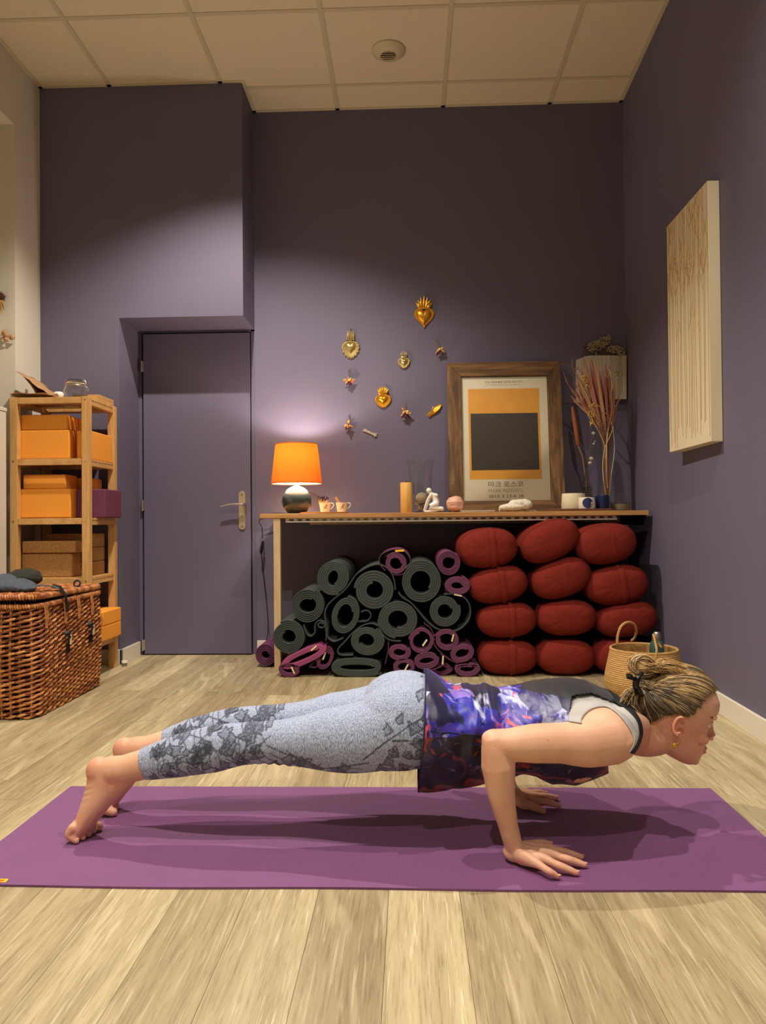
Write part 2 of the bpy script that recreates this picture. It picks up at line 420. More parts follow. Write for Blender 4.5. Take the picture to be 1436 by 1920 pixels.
block(cbk, 'large cork block at the front of the third compartment', ax(38.5, 3.75), ax(133, 3.75), 3.755, 3.86, .5074, .629, cork, g2)
block(cbk, 'flat cork block lying on the large cork block at the front', ax(39.5, 3.74), ax(140, 3.74), 3.745, 3.87, .6294, .689, cork, g2)
for k in range(3):
    block(cbk, ['bottom cork block of the rear stack in the third compartment', 'middle cork block of the rear stack in the third compartment', 'top cork block of the rear stack in the third compartment'][k], -1.90, -1.64, 3.885, 4.02, .5074+k*.0725, .579+k*.0725, cork, g2)
# things on the top of the tower
glass = mat('clear_glass', (248, 250, 248), .02, trans=1, ior=1.45)
thin_glass = mat('thin_glass', (246, 248, 246), .03, trans=1, ior=1.28)
jc = at(142, 745, y=3.83); jx, jy, jz = jc.x, 3.83, 1.4085
jr = thing('glass_jar', 'clear glass clip-top storage jar on top of the shelf tower', 'jar', (jx, jy, jz))
S = 3.83/1420
obj('jar_body', B().lathe([(.0001, 0), (.052, 0), (.0595, .006), (.060, .03), (.058, .055), (.050, .072), (.0485, .08), (.0485, .082), (.046, .082), (.0465, .072), (.055, .055), (.057, .03), (.056, .008), (.0001, .006)], (jx, jy, jz), 40), glass, jr, smooth=True)
obj('lid', B().lathe([(.0001, .085), (.049, .085), (.052, .09), (.051, .098), (.045, .104), (.0001, .106)], (jx, jy, jz), 40), glass, jr, smooth=True)
obj('seal_ring', B().lathe([(.046, .0822), (.051, .0822), (.051, .085), (.046, .085)], (jx, jy, jz), 40), mat('rubber_white', (214, 206, 184), .6), jr, smooth=True)
w = B(); w.tube([(jx+.052*math.cos(a), jy+.052*math.sin(a), jz+.074) for a in np.linspace(0, 2*PI, 33)[:-1]], .0013, 6, closed=True)
w.tube([(jx+.052, jy-.008, jz+.074), (jx+.062, jy-.008, jz+.06), (jx+.064, jy, jz+.045), (jx+.062, jy+.008, jz+.06), (jx+.052, jy+.008, jz+.074)], .0013, 6)
w.tube([(jx+.052, jy-.006, jz+.074), (jx+.056, jy-.004, jz+.09), (jx+.045, jy, jz+.109), (jx, jy, jz+.109)], .0013, 6)
obj('wire_clip', w, steel, jr, smooth=True)
pbm = mat('kraft_paper', (168, 128, 88), .8, var=.12, vscale=30, bmp=.3, bscale=40)
bp = thing('paper_bag', 'crumpled brown paper bag lying open on the left end of the shelf tower top', 'bag', (at(60, 744, y=3.8).x, 3.8, 1.409))
def sheet(rows, y0, y1):
    b = B(); n = len(rows); vs = []
    for (px, py) in rows:
        for k in range(5):
            y = y0+(y1-y0)*k/4; p = at(px, py, y=3.80); vs.append((p.x, y, max(p.z, 1.4095)+.003*math.sin(k*2.1+px*.3)))
    b.add(vs, [(i*5+k, i*5+k+1, (i+1)*5+k+1, (i+1)*5+k) for i in range(n-1) for k in range(4)]); return b
obj('bag_flap', sheet([(38, 699), (46, 705), (58, 711), (64, 716), (70, 723), (80, 729), (90, 735), (99, 741)], 3.75, 3.93), pbm, bp, smooth=True, solid=.0015)
obj('bag_side', sheet([(46, 704), (56, 713), (64, 724), (70, 733), (75, 742)], 3.76, 3.92), pbm, bp, smooth=True, solid=.0015)
obj('bag_base', sheet([(30, 743.5), (44, 740), (60, 741), (76, 740.5), (92, 741), (103, 743.5)], 3.74, 3.94), pbm, bp, smooth=True, solid=.002)
cup = at(60, 742, y=3.97)
tag(obj('white_pot', B().lathe([(.0001, 0), (.03, 0), (.034, .03), (.030, .05), (.028, .05), (.028, .01), (.0001, .01)], (cup.x, 3.97, 1.409), 24), mat('cream_ceramic', (214, 206, 178), .35), smooth=True), 'pale round ceramic pot half hidden behind the brown paper bag', 'pot')
tl = at(110, 742, y=3.78)
tb = thing('tealight_holder', 'small white pierced tealight holder between the paper bag and the glass jar', 'candle holder', (tl.x, 3.78, 1.409))
cer = mat('white_ceramic', (226, 222, 208), .3)
obj('bowl', B().lathe([(.0001, 0), (.017, 0), (.024, .012), (.025, .022), (.021, .034), (.018, .036), (.018, .032), (.02, .022), (.0001, .006)], (tl.x, 3.78, 1.409), 24), cer, tb, smooth=True)
fl_ = B()
for k in range(5):
    a = 2*PI*k/5; fl_.ellipsoid((tl.x+.007*math.cos(a), 3.78-.0245, 1.409+.015+.007*math.sin(a)), (.0045, .0015, .0045), 8, 5)
obj('flower', fl_, mat('tan_print', (160, 120, 80), .6), tb, smooth=True)
wd_ = B(); p0 = at(38, 742, y=3.95)
wd_.prism([(-.018, 0), (.034, 0), (.022, .10), (.0, .094)], 3.955, 3.985, lambda u, v, d: (p0.x+u, d, 1.4085+v))
tag(obj('door_wedge', wd_, mat('grey_wood', (128, 112, 92), .7), bevel=.001, org=(p0.x, 3.97, 1.4085)), 'grey upright wooden wedge at the left end of the shelf tower top', 'wedge')
cr = thing('wooden_tray', 'shallow wooden crate tray behind the glass jar on the shelf tower', 'tray', (-1.66, 3.9, 1.409))
obj('tray_base', B().box(-1.74, -1.60, 3.86, 4.05, 1.4085, 1.414), pine, cr)
for (a, b_, c, d) in ((-1.74, -1.733, 3.86, 4.05), (-1.607, -1.60, 3.86, 4.05), (-1.732, -1.608, 3.86, 3.867), (-1.732, -1.608, 4.043, 4.05)):
    obj('tray_side', B().box(a, b_, c, d, 1.4145, 1.444), pine_y, cr)
# niche ornaments on the far jamb (left edge of the picture)
ny = NY-.012
t = thing('dried_flower', 'dried brown flower head with long pale petals on the niche side wall', 'dried flower', tuple(at(2, 570, y=ny)))
hb = B(); c = at(2, 557, y=ny-.01); hb.ellipsoid(c, (.018, .010, .022), 12, 8); rnd = random.Random(3)
for k in range(60):
    a = rnd.uniform(0, 2*PI); hb.tube([c, c+Vector((.026*math.cos(a), rnd.uniform(-.012, .004), .028*math.sin(a)))], [.002, .0006], 4)
obj('seed_head', hb, mat('seed_brown', (74, 40, 26), .9), t)
pb = B()
for k in range(22):
    a = rnd.uniform(-.5, .5); l = rnd.uniform(.05, .09); pb.tube([c+Vector((.018*math.sin(a)*1.2, 0, -.01)), c+Vector((.03*math.sin(a), -.01, -.3*l-.01)), c+Vector((.022*math.sin(a*1.5)+.004, 0, -l-.01))], [.002, .0028, .0008], 4)
    a = rnd.uniform(0, 2*PI); pb.tube([c, c+Vector((.034*math.cos(a), -.004, .036*math.sin(a)))], [.0012, .0005], 4)
obj('petals', pb, mat('dry_straw', (186, 140, 76), .8), t)
t = thing('leaf_sprig', 'dried tan leaf sprig hanging below the flower head on the niche side wall', 'dried leaves', tuple(at(5, 628, y=ny)))
lf = mat('dry_leaf', (188, 138, 88), .7, var=.15, vscale=60)
def leaf(c, d, l, w, nrm=Vector((0, -1, 0)), cup=.15):
    b = B(); d = Vector(d).normalized(); s = d.cross(nrm).normalized(); vs = []; n = 7
    for i in range(n+1):
        u = i/n; ww = w*math.sin(PI*min(1, u*.95+.03))**.8
        for k in (-1, 0, 1): vs.append(Vector(c)+d*l*u+s*ww*k+nrm*(cup*w*(abs(k)-.5)+.006*math.sin(u*3)))
    b.add(vs, [(i*3+k, i*3+k+1, (i+1)*3+k+1, (i+1)*3+k) for i in range(n) for k in (0, 1)]); return b
for (px, py, a, l, w_) in ((3, 627, 35, .034, .010), (5, 629, 0, .036, .010), (6, 632, -40, .038, .011), (17, 632, -10, .034, .015)):
    c = at(px, py, y=ny); obj('leaf', leaf(c, (math.cos(math.radians(a)), 0, math.sin(math.radians(a))), l, w_), lf, t, smooth=True, solid=.0008)
obj('stem', B().tube([at(-8, 634, y=ny), at(3, 628, y=ny), at(17, 633, y=ny)], .0015, 6), mat('dry_stem', (120, 84, 52), .8), t)
# door stop
ds = at(234, 1249, z=0)
ds.x = -1.555
t = thing('door_stop', 'small white round door stop on the floor by the reveal baseboard', 'door stop', (ds.x, ds.y, 0))
obj('cap', B().lathe([(.0001, .03), (.015, .03), (.0165, .027), (.0165, .018), (.0001, .017)], (ds.x, ds.y, 0), 20), white_t, t, smooth=True)
obj('foot', B().lathe([(.0001, 0), (.014, 0), (.014, .017), (.0001, .017)], (ds.x, ds.y, 0), 20), mat('rubber_grey', (120, 112, 98), .7), t, smooth=True)

# ---------------------------------------------------------------- wicker hamper
wick = None
def wicker(name, ca, cb_, cc):
    m, nt, b = newmat(name); b.inputs['Roughness'].default_value = .42; b.inputs['Specular IOR Level'].default_value = .5
    at_ = nt.nodes.new('ShaderNodeAttribute'); at_.attribute_name = 'tone'
    n1 = noise(nt, coords(nt, (30, 30, 60), False), 1.0, 3, .6)
    ad = nt.nodes.new('ShaderNodeMath'); ad.operation = 'MULTIPLY_ADD'; ad.inputs[1].default_value = .5
    nt.links.new(at_.outputs['Fac'], ad.inputs[0])
    mu = nt.nodes.new('ShaderNodeMath'); mu.operation = 'MULTIPLY'; mu.inputs[1].default_value = .5; nt.links.new(n1, mu.inputs[0]); nt.links.new(mu.outputs[0], ad.inputs[2])
    nt.links.new(ramp(nt, ad.outputs[0], [(.22, lin(ca)), (.5, lin(cb_)), (.78, lin(cc))]), b.inputs['Base Color']); return m
wick = wicker('willow_varnished', (92, 46, 20), (158, 92, 44), (214, 150, 88))
def tone(o, vals):
    a = o.data.attributes.new('tone', 'FLOAT', 'POINT'); a.data.foreach_set('value', vals)
hx0, hx1, hy0, hy1, hr = -1.940, -1.492, 2.955, 3.612, .055
def rr(s, grow=0, x0=hx0, x1=hx1, y0=hy0, y1=hy1, r=hr):
    """point and outward normal on a rounded rectangle at arc length s"""
    x0 -= grow; x1 += grow; y0 -= grow; y1 += grow; r = r+grow
    a, b_ = x1-x0-2*r, y1-y0-2*r; q = PI*r/2; per = 2*(a+b_)+4*q; s = s % per
    segs = [(a, (x0+r, y0), (1, 0), (0, -1)), (b_, (x1, y0+r), (0, 1), (1, 0)), (a, (x1-r, y1), (-1, 0), (0, 1)), (b_, (x0, y1-r), (0, -1), (-1, 0))]
    cor = [(x1-r, y0+r, -PI/2), (x1-r, y1-r, 0), (x0+r, y1-r, PI/2), (x0+r, y0+r, PI)]
    for k in range(4):
        l, p, d, n = segs[k]
        if s < l: return (p[0]+d[0]*s, p[1]+d[1]*s, n[0], n[1], per)
        s -= l
        if s < q:
            c = cor[k]; an = c[2]+s/r; return (c[0]+r*math.cos(an), c[1]+r*math.sin(an), math.cos(an), math.sin(an), per)
        s -= q
    return (*segs[0][1], 0, -1, per)
hm = thing('wicker_hamper', 'large brown wicker hamper on the floor in front of the shelf tower', 'hamper', (-1.72, 3.28, 0))
lin_ = B(); 
def ringpoly(g, z): return [(rr(s)[0]-g*rr(s)[2], rr(s)[1]-g*rr(s)[3], z) for s in np.linspace(0, rr(0)[4], 49)[:-1]]
ri = [ringpoly(.012, .004), ringpoly(.012, .43)]
lin_.add(ri[0]+ri[1], [(k, (k+1) % 48, (k+1) % 48+48, k+48) for k in range(48)]+[tuple(range(48))[::-1]])
obj('basket_lining', lin_, mat('wicker_dark', (52, 26, 14), .9), hm)
per = rr(0)[4]; nst = 56; sp = per/nst
wv_ = B(); tn = []; rows = 45; rnd = random.Random(5)
for r_ in range(rows):
    z = .010+r_*.0096; bulge = .010*math.sin(PI*r_/(rows-1))
    ns = nst*6
    pts = []
    for k in range(ns):
        s = k*per/ns; x, y, nx, ny_, _ = rr(s); ph = PI*(s/sp)+PI*r_
        o_ = .0055*math.cos(ph)+bulge; jz = .0038*math.sin(ph)+.0018*math.sin(s*9+r_*1.7)
        pts.append((x+nx*o_, y+ny_*o_, z+jz))
    n0 = len(wv_.v); wv_.tube(pts, [.0048+.0009*math.cos(2*PI*k/6/2+r_*PI) for k in range(ns)], 6, closed=True)
    base = rnd.uniform(.2, .8)
    seg = [min(1, max(0, base+rnd.uniform(-.35, .35))) for _ in range(nst//2+2)]
    for k in range(ns): tn += [seg[int((k/6+r_)/2) % len(seg)]]*6
o = obj('weave', wv_, wick, hm)
def settone(o, tn):
    if len(o.data.vertices) == len(tn): tone(o, tn)
    else: tone(o, [random.random() for _ in o.data.vertices])
settone(o, tn); o['kind'] = 'stuff'; o.data.polygons.foreach_set('use_smooth', [True]*len(o.data.polygons))
st = B(); tn = []
for k in range(nst):
    x, y, nx, ny_, _ = rr(k*sp); st.tube([(x+nx*(.010*math.sin(PI*j/6)), y+ny_*(.010*math.sin(PI*j/6)), .43*j/6+.004) for j in range(7)], .0045, 6); tn += [random.random()]*42
o = obj('stakes', st, wick, hm, smooth=True); settone(o, tn); o['kind'] = 'stuff'
# wrapped rims
def wraprim(name, pts, rad, parent, m=None, closed=True):
    b = B(); b.tube(pts, rad*.9, 8, closed=closed); tnn = [.4]*(len(pts)*8)
    P_ = [Vector(p) for p in pts]; n = len(P_); L_ = sum((P_[(i+1) % n]-P_[i]).length for i in range(n if closed else n-1))
    cnt = int(L_/(rad*1.15)); acc = 0; i = 0
    for c in range(cnt):
        tgt = L_*c/cnt
        while i < n-1 and acc+(P_[(i+1) % n]-P_[i]).length < tgt: acc += (P_[(i+1) % n]-P_[i]).length; i += 1
        d = (P_[(i+1) % n]-P_[i]); u = (tgt-acc)/max(d.length, 1e-6); p = P_[i]+d*u; t_ = d.normalized()
        u1 = t_.cross(Vector((0, 0, 1))).normalized(); v1 = t_.cross(u1)
        b.tube([p+(u1*math.cos(a)+v1*math.sin(a))*rad+t_*rad*.3*math.sin(a) for a in np.linspace(0, 2*PI, 9)[:-1]], rad*.42, 4, closed=True)
        tnn += [random.uniform(.3, .95)]*32
    o = obj(name, b, m or wick, parent, smooth=True); settone(o, tnn); return o
wraprim('body_rim', [(rr(s, .006)[0], rr(s, .006)[1], .446) for s in np.linspace(0, per, 97)[:-1]], .0085, hm)
lidz = lambda y: .484-.010*(y-hy0)/(hy1-hy0)
pr2 = rr(0, .004)[4]
lid = wraprim('lid', [(rr(s, .004)[0], rr(s, .004)[1], lidz(rr(s, .004)[1])) for s in np.linspace(0, pr2, 97)[:-1]], .0095, hm)
lw = B(); tn = []
for k in range(38):
    y = hy0+.012+k*.0168; pts = []
    inset = 0 if hy0+hr < y < hy1-hr else hr-math.sqrt(max(0, hr**2-(max(hy0+hr-y, y-hy1+hr))**2))
    for j in range(27):
        x = hx0+inset+.004+(hx1-hx0-2*inset-.008)*j/26; pts.append((x, y+.002*math.sin(j*1.3+k), lidz(y)+.006+.0045*math.cos(PI*(j/1.5)+PI*k)))
    lw.tube(pts, .0062, 6); tn += [rnd.uniform(.2, .95)]*(27*6)
o = obj('lid_weave', lw, wick, lid, smooth=True); settone(o, tn); o['kind'] = 'stuff'
# willow loops that bind the upper weave
for px, py0, py1 in ((77, 1138, 1172), (118, 1130, 1166), (143, 1126, 1158), (168, 1120, 1152)):
    yy = {77: 3.02, 118: 3.19, 143: 3.32, 168: 3.46}[px]
    lp = B(); tn = []
    for dy in (-.008, .008): lp.tube([(hx1+.016, yy+dy, .45), (hx1+.022, yy+dy, .40), (hx1+.02, yy+dy*.6, .355)], .0035, 6); tn += [.7]*18
    lp.tube([(hx1+.02, yy-.005, .355), (hx1+.02, yy+.005, .355)], .0035, 6); tn += [.7]*12
    o = obj('binding_loop', lp, wick, hm, smooth=True); settone(o, tn)
leather = mat('black_leather', (26, 22, 22), .45); cream_l = mat('cream_strap', (206, 186, 148), .6); blk = mat('black_metal', (20, 20, 20), .4, .6)
for (px, py) in ((127, 1194), (170, 1176)):
    p = at(px, py, x=hx1+.024); t = obj('strap', B().tube([(hx1+.012, p.y-.012, p.z+.014), (hx1+.03, p.y-.006, p.z+.016), (hx1+.034, p.y, p.z), (hx1+.028, p.y, p.z-.028)], .016, 8, flat=.22, upv=(1, 0, 0)), leather, hm, smooth=True)
    obj('strap_lining', B().box(hx1+.033, hx1+.0365, p.y-.002, p.y+.015, p.z-.034, p.z+.008), cream_l, t, bevel=.001)
    bk = B(); z = p.z-.045; bk.tube([(hx1+.026, p.y-.012, z+.012), (hx1+.026, p.y+.012, z+.012), (hx1+.024, p.y+.012, z-.022), (hx1+.024, p.y-.012, z-.022)], .0028, 6, closed=True); bk.tube([(hx1+.027, p.y, z+.014), (hx1+.025, p.y, z-.024)], .0025, 6)
    obj('buckle', bk, blk, t)
# grey garments and the lid strap
clo = mat('grey_cloth', (70, 78, 88), .85, var=.12, vscale=40, bmp=.3, bscale=120)
def lump(cs, name, lab, m, grp=None):
    b = B()
    for c, r, s_ in cs: b.ellipsoid(c, r, 18, 10, rot=Matrix.Rotation(s_, 3, 'Z'))
    o = obj(name, b, m, smooth=True, org=(cs[0][0][0], cs[0][0][1], .49))
    md = o.modifiers.new('r', 'REMESH'); md.mode = 'VOXEL'; md.voxel_size = .004
    md = o.modifiers.new('s', 'SMOOTH'); md.iterations = 6
    tx = bpy.data.textures.new('folds', 'CLOUDS'); tx.noise_scale = .05
    md = o.modifiers.new('d', 'DISPLACE'); md.texture = tx; md.strength = .02; md.mid_level = .5
    return tag(o, lab, 'clothes', grp)
lump([((-1.66, 3.12, .515), (.09, .08, .03), .4), ((-1.60, 3.08, .51), (.06, .04, .018), -.3), ((-1.73, 3.16, .53), (.07, .05, .035), 0)], 'folded_garment', 'blue grey garment lying on the left of the hamper lid', clo)
lump([((-1.76, 3.40, .53), (.08, .07, .045), .2)], 'knitted_hat', 'dark green grey garment lump at the far left of the hamper lid', mat('dark_cloth', (44, 46, 40), .9, bmp=.3, bscale=90))
t = thing('shoulder_strap', 'grey webbing strap hanging over the hamper rim beside the garment', 'strap', (hx1-.03, 3.14, .49))
obj('webbing', B().tube([(hx1-.14, 3.10, .507), (hx1-.09, 3.10, .516), (hx1-.05, 3.115, .52), (hx1-.015, 3.14, .512), (hx1+.01, 3.15, .503)], .026, 8, flat=.12, upv=(0, 0, 1)), clo, t, smooth=True)
obj('strap_end', B().tube([(hx1-.02, 3.15, .514), (hx1+.012, 3.16, .505), (hx1+.027, 3.175, .47), (hx1+.03, 3.185, .43), (hx1+.028, 3.19, .40)], .014, 8, flat=.15, upv=(1, 0, .3)), leather, t, smooth=True)
obj('ring', B().tube([(hx1-.01+.014*math.cos(a), 3.37+.004*math.sin(a), .505+.014*math.sin(a)) for a in np.linspace(0, 2*PI, 17)[:-1]], .0045, 8, closed=True), leather, hm, smooth=True)

# ---------------------------------------------------------------- console table
oak = wood('table_oak', (160, 112, 60), (186, 136, 78), (204, 156, 96), 0, .8, .45, .04, .1)
TX0, TX1, TY0, TY1, TZ = -.782, 1.226, 3.93, BY-.003, .818
tbl = thing('console_table', 'long narrow oak topped console table against the purple back wall', 'table', ((TX0+TX1)/2, (TY0+TY1)/2, 0))
obj('tabletop', B().box(TX0, TX1, TY0, TY1, TZ-.024, TZ), oak, tbl, bevel=.002)
legm = wood('leg_pine', (190, 160, 112), (212, 184, 138), (226, 200, 158), 2, .8, .5, .04, .06)
obj('leg', B().box(-.712, -.676, TY0+.005, TY0+.045, 0, TZ-.0245), legm, tbl, bevel=.0015)
obj('wall_bracket', B().box(TX1-.012, TX1-.002, TY0+.03, TY1, TZ-.075, TZ-.0245), mat('dark_bracket', (30, 26, 26), .5), tbl)
obj('wall_ledger', B().box(TX0+.2, TX1-.02, TY1-.03, TY1-.001, TZ-.06, TZ-.0245), legm, tbl)
rl = B(); rx0, rx1, rz0, rz1 = -.65, 1.07, TZ-.024-.022, TZ-.0248
rl.box(rx0, rx1, TY0+.02, TY0+.023, rz0, rz0+.008); rl.box(rx0, rx1, TY0+.02, TY0+.023, rz1-.004, rz1)
x = rx0
while x < rx1-.01:
    rl.box(x, min(x+.019, rx1), TY0+.02, TY0+.023, rz0+.008, rz1-.004); x += .0435
obj('perforated_rail', rl, mat('white_metal', (214, 206, 188), .5), tbl)
# ---------------------------------------------------------------- rolled mats
matg = mat('mat_green', (60, 67, 63), .7, bmp=.15, bscale=900, bdist=.0005, spec=.3, var=.08, vscale=60)
matp = mat('mat_plum', (100, 54, 82), .7, bmp=.15, bscale=900, bdist=.0005, spec=.3, var=.08, vscale=60)
matk = mat('mat_pink', (150, 72, 112), .7, bmp=.15, bscale=900, bdist=.0005, spec=.3)
RY = 3.765; K = RY/1420
cream_tag = mat('cream_label', (232, 214, 160), .6); yel_tag = mat('yellow_label', (240, 190, 40), .5)
def ribbon(path, th, y0, y1, b):
    P_ = [Vector((p[0], p[1])) for p in path]; n = len(P_); vs = []
    for i in range(n):
        t_ = (P_[min(i+1, n-1)]-P_[max(i-1, 0)]).normalized(); nn = Vector((-t_.y, t_.x))
        h = th/2
        for (y, k_) in ((y0+.0015, 1), (y0, .62), (y0, -.62), (y0+.0015, -1), (y1, -1), (y1, 1)):
            q = P_[i]+nn*h*k_; vs.append((q.x, y, q.y))
    fs = [(i*6+k, i*6+(k+1) % 6, (i+1)*6+(k+1) % 6, (i+1)*6+k) for i in range(n-1) for k in range(6)]
    fs += [tuple(range(6))[::-1], tuple((n-1)*6+k for k in range(6))]
    b.add(vs, fs)
def spiral(cx_, cz, hx, hz, RX, RZ, turns, tilt, a0, cw=1, wob=0, seed=0, sup=1.0):
    pts = []; n = int(turns*36); r_ = random.Random(seed); ph = r_.uniform(0, 6)
    for i in range(n+1):
        t_ = i/n; a = a0+cw*2*PI*turns*t_
        c, s = math.cos(a), math.sin(a); c = math.copysign(abs(c)**sup, c); s = math.copysign(abs(s)**sup, s)
        w_ = 1+wob*math.sin(2*a+ph)*(1-t_*.5)
        x, z = (hx+(RX-hx)*t_)*c*w_, (hz+(RZ-hz)*t_)*s*w_
        pts.append((cx_+x*math.cos(tilt)-z*math.sin(tilt), cz+x*math.sin(tilt)+z*math.cos(tilt)))
    return pts
C6 = lambda x, y: (470+x/3.3395, 980+y/3.3395)
nm = 0
def roll(lab, cx_, cy_, RX, RZ, hx, hz, turns, m, tilt=0, a0=0, cw=1, tail=None, th=None, wob=.03, y0=RY, ln=.60, tags=(), sup=1.0, grp=None, tail_th=None, pre=None):
    global nm; nm += 1
    p = at(*C6(cx_, cy_), y=y0); k = y0/1420/3.3395
    th_ = th or ((RX-hx)/turns*k*.76)
    b = B(); RXi, RZi = RX*k-th_/2, RZ*k-th_/2
    main = spiral(p.x, p.z, hx*k+th_/2, hz*k+th_/2, RXi, RZi, turns, math.radians(tilt), math.radians(a0), cw, wob, nm, sup)
    zmin = min(q[1] for q in main)-th_/2
    if zmin < .001: main = [(q[0], max(q[1], q[1] if q[1] > .05 else q[1]-zmin+.001)) for q in main]
    ribbon(main, th_, y0, y0+ln, b)
    if tail:
        tp = [at(*C6(*q), y=y0) for q in tail]; tp = [(q.x, max(q.z, .004)) for q in tp]
        sm = []
        for i in range(len(tp)-1):
            p0, p1, p2, p3 = tp[max(i-1, 0)], tp[i], tp[i+1], tp[min(i+2, len(tp)-1)]
            for j in range(5):
                u = j/5; f_ = lambda k_: .5*((2*p1[k_])+(-p0[k_]+p2[k_])*u+(2*p0[k_]-5*p1[k_]+4*p2[k_]-p3[k_])*u*u+(-p0[k_]+3*p1[k_]-3*p2[k_]+p3[k_])*u**3)
                sm.append((f_(0), f_(1)))
        sm.append(tp[-1]); ribbon(sm, tail_th or th_, y0+.001, y0+ln, b)
    root = thing('rolled_mat', lab, 'yoga mat', (p.x, y0, 0), grp)
    obj('mat', b, m, root, smooth=True)
    for (tx, ty, an, l_, w_, mm) in tags:
        q = at(*C6(tx, ty), y=y0-.003); a = math.radians(an); hb_ = l_*k/2; d = Vector((math.cos(a), 0, math.sin(a))); s_ = Vector((-math.sin(a), 0, math.cos(a)))*w_*k/2
        b2 = B(); q = Vector(q); c4 = [q-d*hb_-s_, q+d*hb_-s_, q+d*hb_+s_, q-d*hb_+s_]
        b2.add([tuple(v) for v in c4]+[tuple(v+Vector((0, .012, 0))) for v in c4], [(0, 1, 2, 3), (7, 6, 5, 4), (0, 4, 5, 1), (1, 5, 6, 2), (2, 6, 7, 3), (3, 7, 4, 0)])
        obj('label', b2, mm, root)
    return root
gg, gp = 'dark green rolled mats under the table', 'plum rolled mats under the table'
G = dict(m=matg, grp=gg); Pm = dict(m=matp, grp=gp)
roll('tight dark green rolled mat, uppermost at the left of the pile', 518, 345, 106, 113, 24, 40, 5, tilt=-10, a0=-60, **G)
roll('dark green rolled mat leaning second from the left, below the uppermost', 354, 518, 108, 112, 48, 38, 5, a0=60, **G)
roll('dark green rolled mat at the far left bottom, beside the table leg', 235, 717, 106, 110, 38, 34, 5, a0=120, wob=.01, **G)
roll('large loose dark green rolled mat with a wavy outer flap, left centre', 772, 425, 128, 130, 42, 44, 4.2, a0=100, tail=[(905, 420), (895, 350), (860, 290), (800, 262), (730, 280), (665, 320), (635, 360), (590, 420), (530, 470), (480, 520), (462, 580), (478, 660), (480, 715), (520, 745), (580, 722)], tail_th=.0065, **G)
roll('oval dark green rolled mat with a tilted egg-shaped hole, below the large loose one', 590, 580, 92, 122, 42, 66, 3.2, tilt=-18, a0=30, tail=[(665, 620), (720, 618), (745, 600), (750, 570), (725, 550), (690, 560)], tail_th=.0055, **G)
roll('wide dark green rolled mat directly under the plum rolls at the right centre', 1066, 370, 132, 136, 60, 60, 4.5, a0=-40, **G)
roll('dark green rolled mat in the middle with its outer end trailing down', 925, 608, 128, 124, 50, 50, 4, a0=-100, tail=[(797, 608), (805, 660), (835, 712), (880, 738), (940, 742)], tail_th=.0065, **G)
roll('dark green rolled mat inside its own big loose loop, at the right of the pile', 1215, 553, 100, 104, 36, 40, 4, a0=20, tail=[(925, 438), (950, 470), (1000, 500), (1050, 555), (1105, 620), (1160, 662), (1230, 682), (1300, 672), (1355, 625), (1376, 570), (1368, 510), (1330, 465), (1270, 447), (1210, 450)], tail_th=.0065, **G)
roll('dark green mat rolled into a rounded triangle above the flat folded one', 728, 740, 112, 98, 36, 34, 3.6, a0=200, tail=[(820, 660), (760, 632), (700, 645), (640, 690), (585, 750), (545, 795), (560, 828), (640, 830)], tail_th=.0062, **G)
roll('flattened dark green mat folded in an oblong coil on the floor', 665, 906, 168, 66, 95, 12, 2.9, sup=.75, wob=0, a0=0, **G)
roll('thin dark green mat scrap bent in an S between the left rolls', 440, 640, 34, 28, 8, 6, 1.2, tail=[(330, 640), (350, 695), (375, 712), (400, 690), (402, 640), (430, 612), (462, 640), (472, 690), (470, 740)], th=.006, a0=20, **G)
roll('plum rolled mat with a yellow label, uppermost in the middle of the pile', 908, 255, 72, 72, 30, 32, 3.4, tail=[(842, 300), (810, 262), (808, 215), (850, 180), (920, 166), (975, 190), (1000, 240), (985, 290), (945, 325), (890, 325)], tail_th=.0042, tags=((932, 176, 3, 56, 12, yel_tag),), **Pm)
roll('plum rolled mat, uppermost at the right end beside the red bolsters', 1238, 250, 74, 84, 32, 34, 4, a0=40, **Pm)
roll('plum rolled mat, second from the top at the right end with a pale label', 1292, 392, 84, 66, 28, 14, 3.2, tilt=-5, tags=((1298, 455, -12, 50, 7, cream_tag),), **Pm)
roll('loose plum rolled mat with a pale label across its hole, right centre', 1068, 742, 82, 84, 50, 48, 2.2, a0=100, tail=[(1150, 735), (1140, 690), (1120, 655), (1090, 635), (1088, 625)], tail_th=.0042, tags=((1090, 753, 55, 46, 9, cream_tag),), **Pm)
roll('plum rolled mat whose pale label shows inside, between two others', 1228, 736, 78, 72, 38, 32, 3, a0=160, tail=[(1150, 700), (1148, 760), (1190, 815), (1250, 862), (1300, 880)], tail_th=.0042, tags=((1265, 722, 75, 46, 8, cream_tag),), **Pm)
roll('small plum rolled mat beside the triangular green one', 930, 812, 74, 56, 30, 18, 3, a0=30, tail=[(862, 745), (860, 800), (842, 885)], tail_th=.004, **Pm)
roll('plum rolled mat on the floor with a hooked pale label', 962, 902, 70, 54, 34, 22, 2.6, a0=0, tags=((976, 905, 60, 40, 8, cream_tag),), **Pm)
roll('plum rolled mat with a flat slit hole, tail laid on the floor', 1100, 862, 82, 60, 40, 12, 3, tilt=12, a0=0, tail=[(1100, 925), (1150, 918), (1200, 895), (1205, 850), (1190, 825)], tail_th=.004, tags=((1203, 862, 85, 52, 9, cream_tag),), **Pm)
roll('plum rolled mat at the right end, third from the floor', 1322, 818, 80, 60, 36, 22, 3, tilt=15, a0=30, **Pm)
roll('plum rolled mat on the floor at the right end with a yellow label below', 1354, 930, 84, 56, 36, 16, 3, a0=80, tags=((1352, 983, -2, 52, 6, yel_tag),), **Pm)
roll('dim plum rolled mat on the floor deep between its neighbours', 1190, 930, 78, 46, 30, 12, 3, a0=10, y0=3.80, **Pm)
